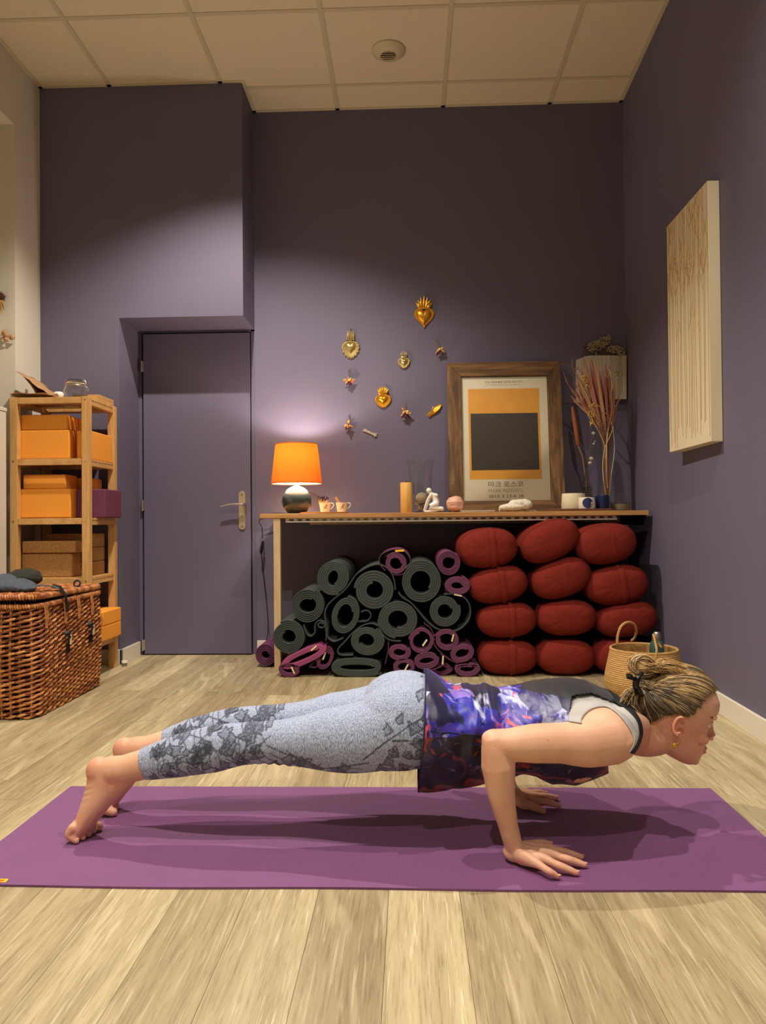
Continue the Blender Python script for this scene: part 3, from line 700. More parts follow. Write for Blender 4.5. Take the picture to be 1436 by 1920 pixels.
roll('folded pinkish plum mat in long flat layers over the left floor roll', 330, 838, 158, 52, 95, 10, 3, tilt=24, sup=.85, a0=10, wob=0, tags=((395, 786, 40, 44, 9, cream_tag),), m=matk, grp='pinkish plum mats at the left of the pile')
roll('plum rolled mat on the floor at the left end beside the table leg', 240, 928, 72, 54, 34, 18, 3, a0=-20, tags=((264, 925, -65, 48, 8, cream_tag),), **Pm)
roll('bunched plum mat with a pinkish folded corner, right of the flat folded mat', 462, 850, 56, 84, 22, 40, 2.4, tilt=-25, a0=60, tail=[(370, 905), (410, 905), (440, 860), (465, 825), (440, 830), (400, 870), (365, 905)], tail_th=.004, y0=3.78, tags=((460, 835, 70, 50, 9, cream_tag),), **Pm)
t_ = at(520, 1208, y=4.02)
b = B(); ribbon(spiral(-.775, .07, .02, .02, .055, .06, 4, 0, 0), .006, 4.02, 4.40, b)
t = thing('rolled_mat', 'plum rolled mat standing out behind the left table leg', 'yoga mat', (-.775, 4.02, 0), gp); obj('mat', b, matp, t, smooth=True)

# ---------------------------------------------------------------- bolsters
bolm = mat('bolster_cotton', (116, 38, 29), .9, var=.07, vscale=25, bmp=.3, bscale=700, bdist=.0006, spec=.15)
bols = [(917, 1028.5, 57.5, 39, 5, 1), (1036, 1015, 59, 37.5, 24, 0), (1142.7, 1020.5, 58.5, 39, 9, 2), (937, 1098.3, 57, 35.5, 10, 1), (1057.8, 1086, 58.5, 37, 18, 2), (1163.5, 1099, 60, 38, 8, 1),
        (953.7, 1166, 57.5, 34, 3, 1), (1068, 1161.4, 57.5, 34.5, 2, 0), (1182.8, 1164.6, 58, 34, 9, 0), (955.3, 1238.3, 57, 34, 0, 1), (1066, 1236.7, 56.5, 34, 0, 0), (1174, 1237, 55, 34, 0, 0)]
blab = ['brick red bolster at the top left of the stack with a seam across its face', 'brick red bolster at the top middle, steeply tilted under the tabletop', 'brick red bolster at the top right of the stack', 'brick red bolster, second from the top in the left column',
        'brick red bolster, second from the top in the middle column', 'brick red bolster, second from the top in the right column', 'brick red bolster, third from the top in the left column', 'brick red bolster, third from the top in the middle column',
        'brick red bolster, third from the top in the right column, above the basket', 'brick red bolster on the floor at the left of the stack', 'brick red bolster on the floor in the middle of the stack', 'brick red bolster on the floor behind the straw basket']
BYc = 3.74
def fpow(x, p): return math.copysign(abs(x)**p, x)
def bsurf(a, t_, r, e=.72):   # a: around the x-z section, t_: 0 front pole .. 1 waist
    ca, sa = math.cos(a), math.sin(a)
    return Vector((r[0]*fpow(ca, .86)*math.sin(t_*PI/2)**.62, -r[1]*math.cos(t_*PI/2)**.8, r[2]*fpow(sa, .86)*math.sin(t_*PI/2)**.62))
for i, (px, py, rx_, rz_, tl_, kind) in enumerate(bols):
    k = BYc/1420; rx, rz, ln = rx_*k*.985, rz_*k*.98, .60; c = at(px, py, y=BYc); ry = .10
    rot = Matrix.Rotation(-math.radians(tl_), 3, 'Y')
    if c.z-rz < .003: c.z = rz+.003
    cc = Vector((c.x, BYc+ry, c.z))
    b = B(); n = 32; ts = [0.0001, .03, .08, .15, .25, .36, .48, .6, .72, .84, .94, 1.0]; vs = []; fs = []
    rings = [(t_, 0) for t_ in ts]+[(1.0, .1), (1.0, .2), (1.0, ln-2*ry)]+[(t_, 2) for t_ in ts[::-1][1:]]
    for (t_, md) in rings:
        for q in range(n):
            p = bsurf(2*PI*q/n, t_, (rx, ry, rz))
            if md == 2: p.y = -p.y+ln-2*ry
            elif md: p.y = md
            wr = .0015*math.sin(q*2.1+i)*(1 if .1 < t_ < .9 else 0)
            vs.append(cc+rot @ (p*1.0+Vector((0, wr, 0))))
    m_ = len(rings)
    b.add(vs, [(j*n+q, j*n+(q+1) % n, (j+1)*n+(q+1) % n, (j+1)*n+q) for j in range(m_-1) for q in range(n)]+[tuple(range(n)), tuple((m_-1)*n+q for q in range(n))])
    root = thing('bolster', blab[i], 'bolster', (c.x, BYc, 0), 'brick red bolsters stacked under the table')
    obj('cushion', b, bolm, root, smooth=True)
    # piped seam following the rim of the end panel
    sm = [cc+rot @ (bsurf(2*PI*q/60, .80, (rx, ry, rz))*1.004) for q in range(60)]
    obj('seam', B().tube(sm, .0014, 5, closed=True), bolm, root, smooth=True)
    if kind == 1:
        st_ = B(); pts = []
        x0 = .02*(1 if i % 2 else 1.2)
        for q in range(25):
            a = PI/2-PI*q/24; zz = rz*math.sin(a)*.93
            ss_ = (abs(x0)/rx)**2.326+(abs(zz)/rz)**2.326; yy = -ry*max(1-ss_**1.385, 0.001)**.4
            pts.append(cc+rot @ Vector((x0-.004*math.cos(a), yy-.003, zz*1.01)))
        st_.tube(pts, .016, 8, flat=.2, upv=(0, -1, 0))
        obj('carry_strap', st_, bolm, root, smooth=True)
        for dx in (-.014, .014):
            obj('strap_seam', B().tube([p+Vector((dx, -.002, 0)) for p in pts], .0012, 5), bolm, root, smooth=True)
    elif kind == 2:
        st_ = B(); pts = [cc+rot @ Vector((.022+.002*math.sin(q), -ry*max(1-((.022/rx)**2.326+(abs(.55-.11*q))**2.326)**1.385, .001)**.4-.001, rz*(.55-.11*q))) for q in range(11)]
        st_.tube(pts, .009, 6, flat=.16, upv=(0, -1, 0)); obj('embossed_label', st_, bolm, root, smooth=True)

# ---------------------------------------------------------------- things on the console table
TT = TZ+.0005
# lamp
lc = at(556.5, 960, y=4.17); lx, ly = lc.x, 4.17
lamp = thing('table_lamp', 'lit table lamp with an orange drum shade and a glossy round grey base', 'lamp', (lx, ly, TT))
bm_, nt, b_ = newmat('lamp_glaze_lit_top'); b_.inputs['Roughness'].default_value = .08; b_.inputs['Coat Weight'].default_value = .3
tc = nt.nodes.new('ShaderNodeTexCoord'); sx = nt.nodes.new('ShaderNodeSeparateXYZ'); nt.links.new(tc.outputs['Object'], sx.inputs[0])
mr = nt.nodes.new('ShaderNodeMapRange'); mr.inputs[1].default_value = 0; mr.inputs[2].default_value = .17; nt.links.new(sx.outputs[2], mr.inputs[0])
nt.links.new(ramp(nt, mr.outputs[0], [(.0, lin((30, 36, 38))), (.45, lin((48, 60, 66))), (.74, lin((92, 108, 114))), (.86, lin((206, 212, 200)))]), b_.inputs['Base Color'])  # grey glaze; pale top paints in the reflection of the lit shade
R_ = .0825; prof = [(.0001, 0), (.045, 0), (.05, .002)]
for k in range(1, 24):
    a = -PI/2+.62+(PI-.62-.22)*k/23; prof.append((R_*math.cos(a), .073+R_*math.sin(a)))
o = obj('base', B().lathe(prof+[(.014, .157), (.0001, .157)], (lx, ly, TT), 48), bm_, lamp, smooth=True, org=(lx, ly, TT))
obj('socket', B().lathe([(.0001, .157), (.013, .157), (.013, .164), (.011, .168), (.013, .172), (.013, .205), (.0001, .206)], (lx, ly, TT), 24), mat('socket_white', (214, 210, 196), .4), lamp, smooth=True)
shm, nt, b_ = newmat('lamp_shade_cloth'); nt.nodes.remove(b_); out = nt.nodes['Material Output']
df = nt.nodes.new('ShaderNodeBsdfDiffuse'); tr = nt.nodes.new('ShaderNodeBsdfTranslucent'); ms = nt.nodes.new('ShaderNodeMixShader')
df.inputs[0].default_value = (*lin((232, 150, 62)), 1); tr.inputs[0].default_value = (*lin((244, 178, 100)), 1); ms.inputs[0].default_value = .34
nt.links.new(df.outputs[0], ms.inputs[1]); nt.links.new(tr.outputs[0], ms.inputs[2]); nt.links.new(ms.outputs[0], out.inputs[0])
sz0 = TT+.168; 
shp = B().open_lathe([(.1385, 0), (.1385, .006), (.1155, .212), (.1155, .218)], (lx, ly, sz0), 64)
obj('lamp_shade', shp, shm, lamp, smooth=True, solid=.0012)
lnm, nt, b_ = newmat('shade_lining_cream'); nt.nodes.remove(b_); df = nt.nodes.new('ShaderNodeBsdfDiffuse'); tr = nt.nodes.new('ShaderNodeBsdfTranslucent'); ms = nt.nodes.new('ShaderNodeMixShader')
df.inputs[0].default_value = (*lin((244, 234, 206)), 1); tr.inputs[0].default_value = (*lin((250, 236, 205)), 1); ms.inputs[0].default_value = .4
nt.links.new(df.outputs[0], ms.inputs[1]); nt.links.new(tr.outputs[0], ms.inputs[2]); nt.links.new(ms.outputs[0], nt.nodes['Material Output'].inputs[0])
obj('shade_lining', B().open_lathe([(.1365, .002), (.1137, .216)], (lx, ly, sz0), 64), lnm, lamp, smooth=True)
hb = B()
for z, r in ((.0, .139), (.218, .116)): hb.tube([(lx+r*math.cos(a), ly+r*math.sin(a), sz0+z) for a in np.linspace(0, 2*PI, 49)[:-1]], .0018, 6, closed=True)
obj('shade_trim', hb, mat('trim_orange', (176, 110, 40), .7), lamp, smooth=True)
obj('shade_spider', B().tube([(lx-.136, ly, sz0+.012), (lx, ly, sz0+.03), (lx+.136, ly, sz0+.012)], .0015, 6), steel, lamp)
gm, nt, b_ = newmat('bulb_glow'); nt.nodes.remove(b_); em = nt.nodes.new('ShaderNodeEmission'); em.inputs[0].default_value = (1, .82, .55, 1); em.inputs[1].default_value = 14
nt.links.new(em.outputs[0], nt.nodes['Material Output'].inputs[0])
obj('bulb', B().lathe([(.0001, .206), (.013, .207), (.014, .22), (.024, .24), (.028, .258), (.022, .278), (.0001, .287)], (lx, ly, TT), 24), gm, lamp, smooth=True)
pl_ = bpy.data.lights.new('lamp_light', 'POINT'); pl_.energy = 14; pl_.color = (1, .86, .78); pl_.shadow_soft_size = .022
po = bpy.data.objects.new('lamp_light', pl_); COL.objects.link(po); po.location = (0, 0, .325); po.parent = lamp
# cord of the lamp
ctm = mat('cord_black', (16, 14, 16), .5)
cp = [(lx-.04, ly+.04, TT+.004), (lx-.11, ly+.05, TT+.006), (lx-.17, ly+.09, TT+.003)]
cy_ = BY-.05
c1 = [tuple(at(px, py, y=cy_)) for px, py in ((487, 957), (486.5, 975), (491, 990), (492, 1010))]
c2 = [tuple(at(px, py, y=cy_)) for px, py in ((490, 1038), (492, 1060), (495, 1085), (499, 1120), (502, 1160), (502, 1190), (498, 1208), (503, 1220), (512, 1226))]
cd = thing('lamp_cord', 'thin black lamp cord hanging down the wall with an inline switch', 'cord', (c1[0][0], cy_, TT))
def smoothpath(P_, k=6):
    P_ = [Vector(p) for p in P_]; out = []
    for i in range(len(P_)-1):
        p0, p1, p2, p3 = P_[max(i-1, 0)], P_[i], P_[i+1], P_[min(i+2, len(P_)-1)]
        for j in range(k):
            u = j/k; out.append(.5*((2*p1)+(-p0+p2)*u+(2*p0-5*p1+4*p2-p3)*u*u+(-p0+3*p1-3*p2+p3)*u**3))
    return out+[P_[-1]]
obj('cable', B().tube(smoothpath(cp+[(TX0+.01, cy_, TT+.004)]+[(TX0-.006, cy_, TT-.004)]+c1[1:]), .0026, 8).tube(smoothpath(c2), .0026, 8), ctm, cd, smooth=True)
p0, p1 = at(493, 1014, y=cy_), at(489, 1038, y=cy_); sw = B(); sw.tube([p0, p0*.85+p1*.15, p0*.15+p1*.85, p1], [.006, .011, .011, .007], 10, flat=.8)
obj('switch', sw, mat('switch_black', (24, 22, 24), .35), cd, smooth=True)
# round tray with two cups
tp = at(609, 959, y=4.13)
tray = tag(obj('round_tray', B().lathe([(.0001, 0), (.125, 0), (.135, .004), (.136, .0085), (.13, .0085), (.0001, .008)], (tp.x, 4.13, TT), 56), wood('tray_wood', (204, 140, 74), (224, 160, 90), (232, 176, 108), 0, .9, .4, .02, .05), smooth=True, org=(tp.x, 4.13, TT)), 'round thin wooden tray holding two small cups beside the lamp', 'tray')
cupm = mat('cup_ivory', (236, 226, 196), .2, coat=.3); orng = mat('print_orange', (196, 96, 40), .5); grn = mat('print_green', (96, 100, 54), .5)
def cup(px, lab):
    p = at(px, 950, y=4.105); x, y, z = p.x, 4.105, TT+.0085
    t = thing('tea_cup', lab, 'cup', (x, y, z), 'small ivory flower-printed cups on the round tray')
    obj('cup_body', B().lathe([(.0001, 0), (.0235, 0), (.0245, .004), (.031, .045), (.0335, .052), (.0318, .052), (.029, .043), (.023, .006), (.0001, .005)], (x, y, z), 36), cupm, t, smooth=True)
    h = B(); h.tube(smoothpath([(x+.030, y, z+.049), (x+.044, y, z+.047), (x+.048, y, z+.036), (x+.038, y, z+.022), (x+.029, y, z+.016)], 5), .0032, 8, flat=.8)
    obj('handle', h, cupm, t, smooth=True)
    for (dx, dz, r, mm) in ((.010, .032, .0055, orng), (.014, .037, .005, orng), (.008, .039, .004, orng), (.003, .028, .004, grn), (.0, .021, .0035, grn), (.007, .024, .004, grn), (-.004, .014, .003, grn), (.012, .020, .003, grn)):
        rr_ = .0245+.0065*(dz/.045); xx = dx; yy = -math.sqrt(max(rr_**2-xx**2, 0))-.0002
        b = B(); n_ = Vector((xx, yy, 0)).normalized(); u = n_.cross(Vector((0, 0, 1)))
        vs = [Vector((x+xx, y+yy, z+dz))+(u*math.cos(a)*r*.8+Vector((0, 0, 1))*math.sin(a)*r)-n_*(.0006 if k else 0) for k, a in enumerate([0]+list(np.linspace(0, 2*PI, 9)[:-1]))]
        vs[0] = Vector((x+xx, y+yy, z+dz))+n_*.0006
        b.add(vs, [(0, k+1, (k+1) % 8+1) for k in range(8)]); obj('flower_print', b, mm, t, smooth=True)
    return t
cup(609, 'left ivory cup with a flower print, holding dried stalks')
cup(640.5, 'right ivory cup with a flower print, holding a short wooden stick')
p = at(609, 950, y=4.105); z0 = TT+.012; rnd = random.Random(8)
t = thing('dried_stalks', 'bundle of dried stalks with dark purple heads in the left ivory cup', 'dried flowers', (p.x, 4.105, z0))
sb = B(); hb = B()
for k in range(34):
    a = rnd.uniform(0, 2*PI); r = rnd.uniform(0, .03); tx, ty = p.x-.010+r*math.cos(a)*1.25, 4.105+r*math.sin(a); h = rnd.uniform(.07, .092)
    bx, by = p.x+(tx-p.x)*.35, 4.105+(ty-4.105)*.35
    sb.tube([(bx, by, z0), (tx, ty, z0+h*.8)], .0011, 4)
    hb.ellipsoid((tx, ty, z0+h*.87), (.0028, .0028, .008), 6, 4)
for nm_, bb_, mm in (('stalk', sb, mat('straw', (214, 166, 96), .8)), ('flower_head', hb, mat('lavender_dry', (58, 34, 40), .9))):
    o = obj(nm_, bb_, mm, t); o['kind'] = 'stuff'
a_, b2 = at(629, 932, y=4.105), at(641, 948, y=4.105)
tag(obj('wooden_stick', B().tube([a_, b2+Vector((0, .0, -.012))], .0068, 12), mat('stick_wood', (214, 152, 84), .6), smooth=True, org=tuple(b2)), 'short thick wooden stick leaning in the right ivory cup', 'stick')
# wooden cylinder, candle hurricane, figurine, salt rock, booklet, pouch
p = at(762, 960, y=4.0); t = thing('wooden_cylinder', 'upright golden wooden cylinder with a black cord on its top', 'wooden cylinder', (p.x, 4.0, TT))
obj('tube_body', B().lathe([(.0001, 0), (.0305, 0), (.0315, .002), (.0315, .157), (.030, .1585), (.0001, .1585)], (p.x, 4.0, TT), 40), wood('golden_bamboo', (206, 150, 66), (220, 166, 80), (228, 178, 96), 2, .6, .45, 0, .05), t, smooth=True)
obj('cord_loop', B().tube(smoothpath([(p.x-.008, 4.0, TT+.159), (p.x+.002, 3.995, TT+.167), (p.x+.018, 3.99, TT+.163), (p.x+.034, 3.985, TT+.15), (p.x+.038, 3.98, TT+.12), (p.x+.042, 3.98, TT+.10)]), .0016, 6), ctm, t, smooth=True)
obj('knot', B().ellipsoid((p.x-.004, 4.0, TT+.162), (.008, .006, .004), 10, 6), mat('red_knot', (120, 40, 26), .6), t, smooth=True)
p = at(788.5, 960, y=4.2); x, y = p.x, 4.2
t = thing('hurricane_vase', 'tall clear glass hurricane vase with flared rim on a knobbed foot', 'vase', (x, y, TT))
kk = 4.2/1420
pr = [(.038, .0), (.040, .003), (.012, .010), (.008, .014), (.010, .018)]
obj('glass_foot', B().lathe([(.0001, 0)]+pr+[(.0001, .018)], (x, y, TT), 32), glass, t, smooth=True)
obj('metal_knob', B().lathe([(.0001, .0185), (.016, .0185), (.018, .022), (.018, .038), (.015, .042), (.0001, .042)], (x, y, TT), 24), mat('aged_silver', (170, 158, 128), .35, .8), t, smooth=True)
obj('glass_bowl', B().lathe([(.0001, .0425), (.02, .044), (.045, .055), (.056, .07), (.059, .09), (.061, .14), (.064, .20), (.069, .26), (.079, .291), (.0775, .292), (.067, .26), (.0615, .20), (.0585, .14), (.0565, .09), (.053, .072), (.043, .058), (.0001, .05)], (x, y, TT), 48), thin_glass, t, smooth=True)
tag(obj('sponge_ball', B().ellipsoid((x+.008, y, TT+.0845), (.034, .034, .029), 24, 14), mat('sponge_cream', (206, 192, 164), .9, var=.15, vscale=200, bmp=.5, bscale=300), smooth=True, org=(x+.008, y, TT+.057)), 'cream round ball candle inside the glass hurricane vase', 'candle')
fm = mat('porcelain_white', (236, 230, 216), .35)
p = at(813, 961, y=4.02); x, y = p.x, 4.02; q = lambda px, py, dy=0: at(px, py, y=y+dy)
fg = B(); s_ = y/1420
def limb(pts, rads, b=fg, n=14):
    P_ = smoothpath(pts, 4); m = len(P_); r = np.interp(np.linspace(0, 1, m), np.linspace(0, 1, len(rads)), rads)
    b.tube(P_, list(r), n); b.ellipsoid(P_[0], (r[0],)*3, n, 8); b.ellipsoid(P_[-1], (r[-1],)*3, n, 8)
fg.ellipsoid(q(804, 921), (.0145, .014, .0155), 20, 12)
limb([q(806, 926), q(812, 930), q(817, 940), q(815, 949)], [.008, .014, .018, .022])
limb([q(816, 929, -.01), q(818, 930, -.012)], [.010, .010])
limb([q(817, 946, -.014), q(806, 952, -.016), q(828, 955, -.012)], [.017, .013, .012])
limb([q(816, 950, .014), q(808, 953, .016), q(828, 957, .012)], [.017, .012, .011])
limb([q(829, 955, -.01), q(812, 959, -.014), q(797, 960, -.016)], [.010, .007, .005])
limb([q(829, 956, .01), q(812, 959, .014), q(799, 960, .016)], [.010, .007, .005])
limb([q(808, 929, -.012), q(801, 940, -.016), q(795, 958, -.012)], [.009, .0065, .005])
limb([q(808, 930, .012), q(803, 942, .014), q(797, 958, .008)], [.009, .0065, .005])
fo = obj('figurine', fg, fm, smooth=True, org=(x, y, TT)); tag(fo, 'small white porcelain figurine of a kneeling curled nude figure', 'figurine')
zlow = min(v[2] for v in fg.v); fo.location.z += TT-zlow
for a_, v_ in (('REMESH', None), ('SMOOTH', None)):
    md = fo.modifiers.new(a_.lower(), a_)
    if a_ == 'REMESH': md.mode = 'VOXEL'; md.voxel_size = .0016; md.use_smooth_shade = True
    else: md.iterations = 5
p = at(853.5, 961, y=4.02); rnd = random.Random(4)
bmx = bmesh.new(); bmesh.ops.create_icosphere(bmx, subdivisions=3, radius=1)
rk = B(); vs = []
for v in bmx.verts:
    c = v.co; f_ = 1/max(abs(c.x), abs(c.y), abs(c.z)); sq = .62+.38*f_*.75
    nn = 1+.05*math.sin(c.x*5+1)+.04*math.sin(c.y*7+c.z*4)+.03*math.sin(c.z*9)
    vs.append((p.x+c.x*.0505*sq*nn, 4.02+c.y*.045*sq*nn, TT+.0435+max(-.043, c.z*.044*sq*nn)))
rk.add(vs, [tuple(v.index for v in f_.verts) for f_ in bmx.faces]); bmx.free()
tag(obj('salt_rock', rk, mat('himalayan_salt', (214, 150, 118), .55, var=.0, c2=(222, 176, 150), vscale=25, bmp=.4, bscale=60, bdist=.003, sub=.15), org=(p.x, 4.02, TT)), 'rough peach pink salt rock candle holder before the picture frame', 'salt rock')
pa, pb2 = at(864, 960, y=3.97), at(927, 960, y=3.97)
bk = B(); bk.prism([(pa.x, 3.955), (pb2.x, 3.955), (pb2.x-.002, 4.08), (pa.x+.006, 4.085)], TT, TT+.005, lambda u, v, d: (u, v, d)); 
t = thing('booklet', 'thin white booklet lying flat on the table before the picture frame', 'booklet', (pa.x, 3.97, TT)); obj('pages', bk, mat('paper_white', (222, 214, 196), .6), t)
bk = B(); bk.prism([(pa.x-.006, 3.952), (pb2.x+.001, 3.95), (pb2.x-.002, 4.083), (pa.x+.002, 4.088)], TT+.0052, TT+.0085, lambda u, v, d: (u, v, d)); obj('cover', bk, mat('paper_cover', (206, 200, 188), .5), t)
linen = mat('linen_white', (218, 210, 188), .9, bmp=.5, bscale=500, bdist=.0008)
t = thing('linen_pouch', 'soft white linen pouch with gathered ends lying before the picture frame', 'pouch', (at(965, 960, y=3.99).x, 3.99, TT))
pb_ = B(); q = lambda px, py, dy=0: at(px, py, y=3.99+dy)
for (px, py, rx, ry, rz) in ((962, 951, .075, .045, .022), (972, 944, .055, .035, .022), (984, 946, .038, .035, .028), (948, 952, .035, .035, .018)):
    c = q(px, py); c.z = max(c.z, TT+rz); pb_.ellipsoid(c, (rx, ry, rz), 24, 12)
o = obj('pouch_body', pb_, linen, t, smooth=True)
md = o.modifiers.new('r', 'REMESH'); md.mode = 'VOXEL'; md.voxel_size = .0025; md.use_smooth_shade = True
md = o.modifiers.new('s', 'SMOOTH'); md.iterations = 8
tx = bpy.data.textures.new('folds2', 'CLOUDS'); tx.noise_scale = .03
md = o.modifiers.new('d', 'DISPLACE'); md.texture = tx; md.strength = .008
gb = B()
for k in range(9):
    a = 2*PI*k/9; c = q(937, 955); gb.tube([c+Vector((.012, .008*math.cos(a), .004+.006*math.sin(a))), c+Vector((-.004, .012*math.cos(a), .000+.009*math.sin(a)))], .0035, 6)
for k in range(7):
    a = PI*k/6; c = q(984, 957); gb.tube([c, c+Vector((.008+.02*math.sin(a), -.012+.005*k, .002*math.cos(a)-.002))], .0035, 6)
gb.tube(smoothpath([q(984, 956), q(992, 958), q(1000, 957), q(1006, 958.5)]), .0022, 6)
obj('gathered_end', gb, linen, t, smooth=True)
# ---------------------------------------------------------------- framed poster, leaning on the wall
fl0, fl1, ft0, ft1 = at(842, 955.5, y=4.29), at(1059, 953, y=4.29), at(838, 683, y=4.40), at(1050.5, 681.5, y=4.40)
O_ = Vector((fl0.x, 4.29, TT+.001)); U_ = Vector((1, 0, 0)); W_ = fl1.x-fl0.x; top = Vector((fl0.x+.0, 4.40, ft0.z)); V_ = (top-O_); Hh = V_.length; V_.normalize(); D_ = U_.cross(V_)
fpos = lambda u, v, d: O_+U_*u+V_*v+D_*d
pf = thing('framed_poster', 'framed exhibition poster with a dark block on yellow, leaning on the wall', 'poster', tuple(O_+U_*W_/2))
fwood = wood('frame_walnut', (62, 38, 16), (106, 74, 38), (148, 110, 62), 2, 1.6, .55, 0, .2); fwoodh = wood('frame_walnut_h', (62, 38, 16), (106, 74, 38), (148, 110, 62), 0, 1.6, .55, 0, .2)
fw = .084; fb_ = .062
def fpiece(out, m, d0, d1, name='frame_board', par=pf, **k): return obj(name, B().prism(out, d0, d1, fpos), m, par, **k)
g = .0006
fpiece([(0, 0), (W_, 0), (W_-fw+.008, fb_-g), (fw-.004, fb_-g)], fwoodh, 0, .026, bevel=.0015)
fpiece([(0, Hh), (W_, Hh), (W_-fw+.008, Hh-fw+g), (fw-.004, Hh-fw+g)], fwoodh, 0, .026, bevel=.0015)
fpiece([(0, g), (fw-.004-g, fb_), (fw-.004-g, Hh-fw), (0, Hh-g)], fwood, 0, .026, bevel=.0015)
fpiece([(W_, g), (W_-fw+.008+g, fb_), (W_-fw+.008+g, Hh-fw), (W_, Hh-g)], fwood, 0, .026, bevel=.0015)
px0, px1, pz0, pz1 = fw-.002, W_-fw+.006, fb_+.002, Hh-fw-.002
paper = fpiece([(px0, pz0), (px1, pz0), (px1, pz1), (px0, pz1)], mat('poster_paper', (222, 212, 182), .35), .008, .012, 'poster_sheet')
ax0, ax1, az0, az1 = px0+.037, px1-.046, pz0+.122, pz1-.069
art = mat('print_yellow', (222, 158, 52), .4, var=.04, vscale=14)
fpiece([(ax0, az0), (ax1, az0), (ax1, az1), (ax0, az1)], art, .0121, .0124, 'printed_panel', paper)
hh = az1-az0
fpiece([(ax0+.012, az0+hh*.10), (ax1-.012, az0+hh*.10), (ax1-.012, az0+hh*.725), (ax0+.012, az0+hh*.725)], mat('print_charcoal', (58, 48, 38), .4, var=.12, vscale=16), .0125, .0127, 'printed_block', paper)
ink = mat('print_ink', (96, 84, 66), .6); ink2 = mat('print_ink_faint', (166, 152, 122), .6)
def text(s, u0, v0, h, w, m, par, fn=fpos, d=.0125, name='lettering', off=.0):
    cu = bpy.data.curves.new('t', 'FONT'); cu.body = s; cu.size = 1; cu.align_x = 'LEFT'; cu.offset = off; cu.resolution_u = 4
    o = bpy.data.objects.new('t', cu); COL.objects.link(o); bpy.context.view_layer.update()
    me = bpy.data.meshes.new_from_object(o.evaluated_get(bpy.context.evaluated_depsgraph_get())); bpy.data.objects.remove(o)
    if not len(me.vertices): return None
    xs_ = [v.co.x for v in me.vertices]; ys_ = [v.co.y for v in me.vertices]; x0, x1, y0, y1 = min(xs_), max(xs_), min(ys_), max(ys_)
    b = B(); po_ = wloc(par)
    for v in me.vertices: v.co = fn(u0+(v.co.x-x0)/(x1-x0)*w, v0+(v.co.y-y0)/(y1-y0)*h, d)-po_
    me.materials.clear(); me.materials.append(m)
    for pl in me.polygons: pl.material_index = 0
    oo = bpy.data.objects.new(name, me); COL.objects.link(oo); oo.parent = par; return oo
Z_ = (px0+px1)/2
text('마크 로스코', Z_-.103, pz0+.078, .032, .196, ink, paper)
text('MARK ROTHKO', Z_-.103, pz0+.047, .020, .196, ink2, paper)
text('2015 3 23-6 28', Z_-.103, pz0+.017, .017, .196, ink, paper)
text('미국 국립미술관 대규모 최초 전시', Z_-.108, pz1-.036, .013, .212, ink, paper)
text('From The National Gallery of Art, Washington, D.C.', Z_-.106, pz1-.051, .008, .204, ink2, paper)
gl = newmat('poster_glass'); g_, nt, b_ = gl; nt.nodes.remove(b_)
tb_, gs_, mx_ = nt.nodes.new('ShaderNodeBsdfTransparent'), nt.nodes.new('ShaderNodeBsdfGlossy'), nt.nodes.new('ShaderNodeMixShader')
gs_.inputs['Roughness'].default_value = .2; lw_ = nt.nodes.new('ShaderNodeFresnel'); lw_.inputs[0].default_value = 1.15
nt.links.new(lw_.outputs[0], mx_.inputs[0]); nt.links.new(tb_.outputs[0], mx_.inputs[1]); nt.links.new(gs_.outputs[0], mx_.inputs[2]); nt.links.new(mx_.outputs[0], nt.nodes['Material Output'].inputs[0])
fpiece([(px0-.001, pz0-.001), (px1+.001, pz0-.001), (px1+.001, pz1+.001), (px0-.001, pz1+.001)], g_, .016, .0175, 'glass_pane')

# ---------------------------------------------------------------- right end of the table
ta, tb2 = at(1047, 957, y=3.99), at(1145.5, 957, y=3.99)
tag(obj('serving_board', B().box(ta.x, tb2.x, 3.97, 4.14, TT+.003, TT+.014), wood('dark_board', (78, 46, 26), (104, 64, 38), (122, 80, 50), 0, .9, .5, 0, .1), bevel=.002, org=(ta.x, 4.0, TT)), 'dark wooden serving board with bowls and cups at the right table end', 'board')
bpy.data.objects['serving_board'].location.z -= .0025
bz = TT+.012
def pot(name, lab, cat, px0_, px1_, h, y, m, th=.003, taper=.94, group=None):
    a, b_ = at(px0_, 940, y=y).x, at(px1_, 940, y=y).x; r = (b_-a)/2; x = (a+b_)/2
    t = thing(name, lab, cat, (x, y, bz), group)
    obj('body', B().lathe([(.0001, 0), (r*.96, 0), (r, .004), (r*.985, h*.5), (r*taper, h-.002), (r*taper-th*.3, h), (r*taper-th, h-.001), (r-th-.001, h*.5), (r-th-.001, .006), (.0001, .006)], (x, y, bz), 48), m, t, smooth=True); return t, x, r
navy = mat('glaze_navy', (24, 34, 66), .25)
pot('cream_bowl', 'wide cream ceramic bowl at the left of the serving board', 'bowl', 1052.5, 1097.5, .082, 4.065, mat('glaze_cream', (224, 212, 176), .4))
t, x, r = pot('dotted_cup', 'small white cup with a round navy dot, front of the serving board', 'cup', 1081, 1116, .059, 4.025, mat('glaze_white', (226, 218, 200), .3), taper=.92)
dt = B(); n = 28; vs = [Vector((x-.001, 4.025-r*1.004, bz+.029))]
for ring in (.5, 1):
    for k in range(n):
        a = 2*PI*k/n; xx, zz = ring*.027*math.cos(a), ring*.0275*math.sin(a); rr_ = r*(.985+.01*(1 if zz < 0 else -2.8*zz/.028))
        vs.append(Vector((x-.001+xx, 4.025-math.sqrt(max(rr_**2-xx**2, 0))-.0006, bz+.029+zz)))
dt.add(vs, [(0, k+1, (k+1) % n+1) for k in range(n)]+[(k+1, k+1+n, (k+1) % n+1+n, (k+1) % n+1) for k in range(n)])
obj('round_dot', dt, mat('dot_navy', (44, 52, 96), .4, var=.15, vscale=200), t, smooth=True)
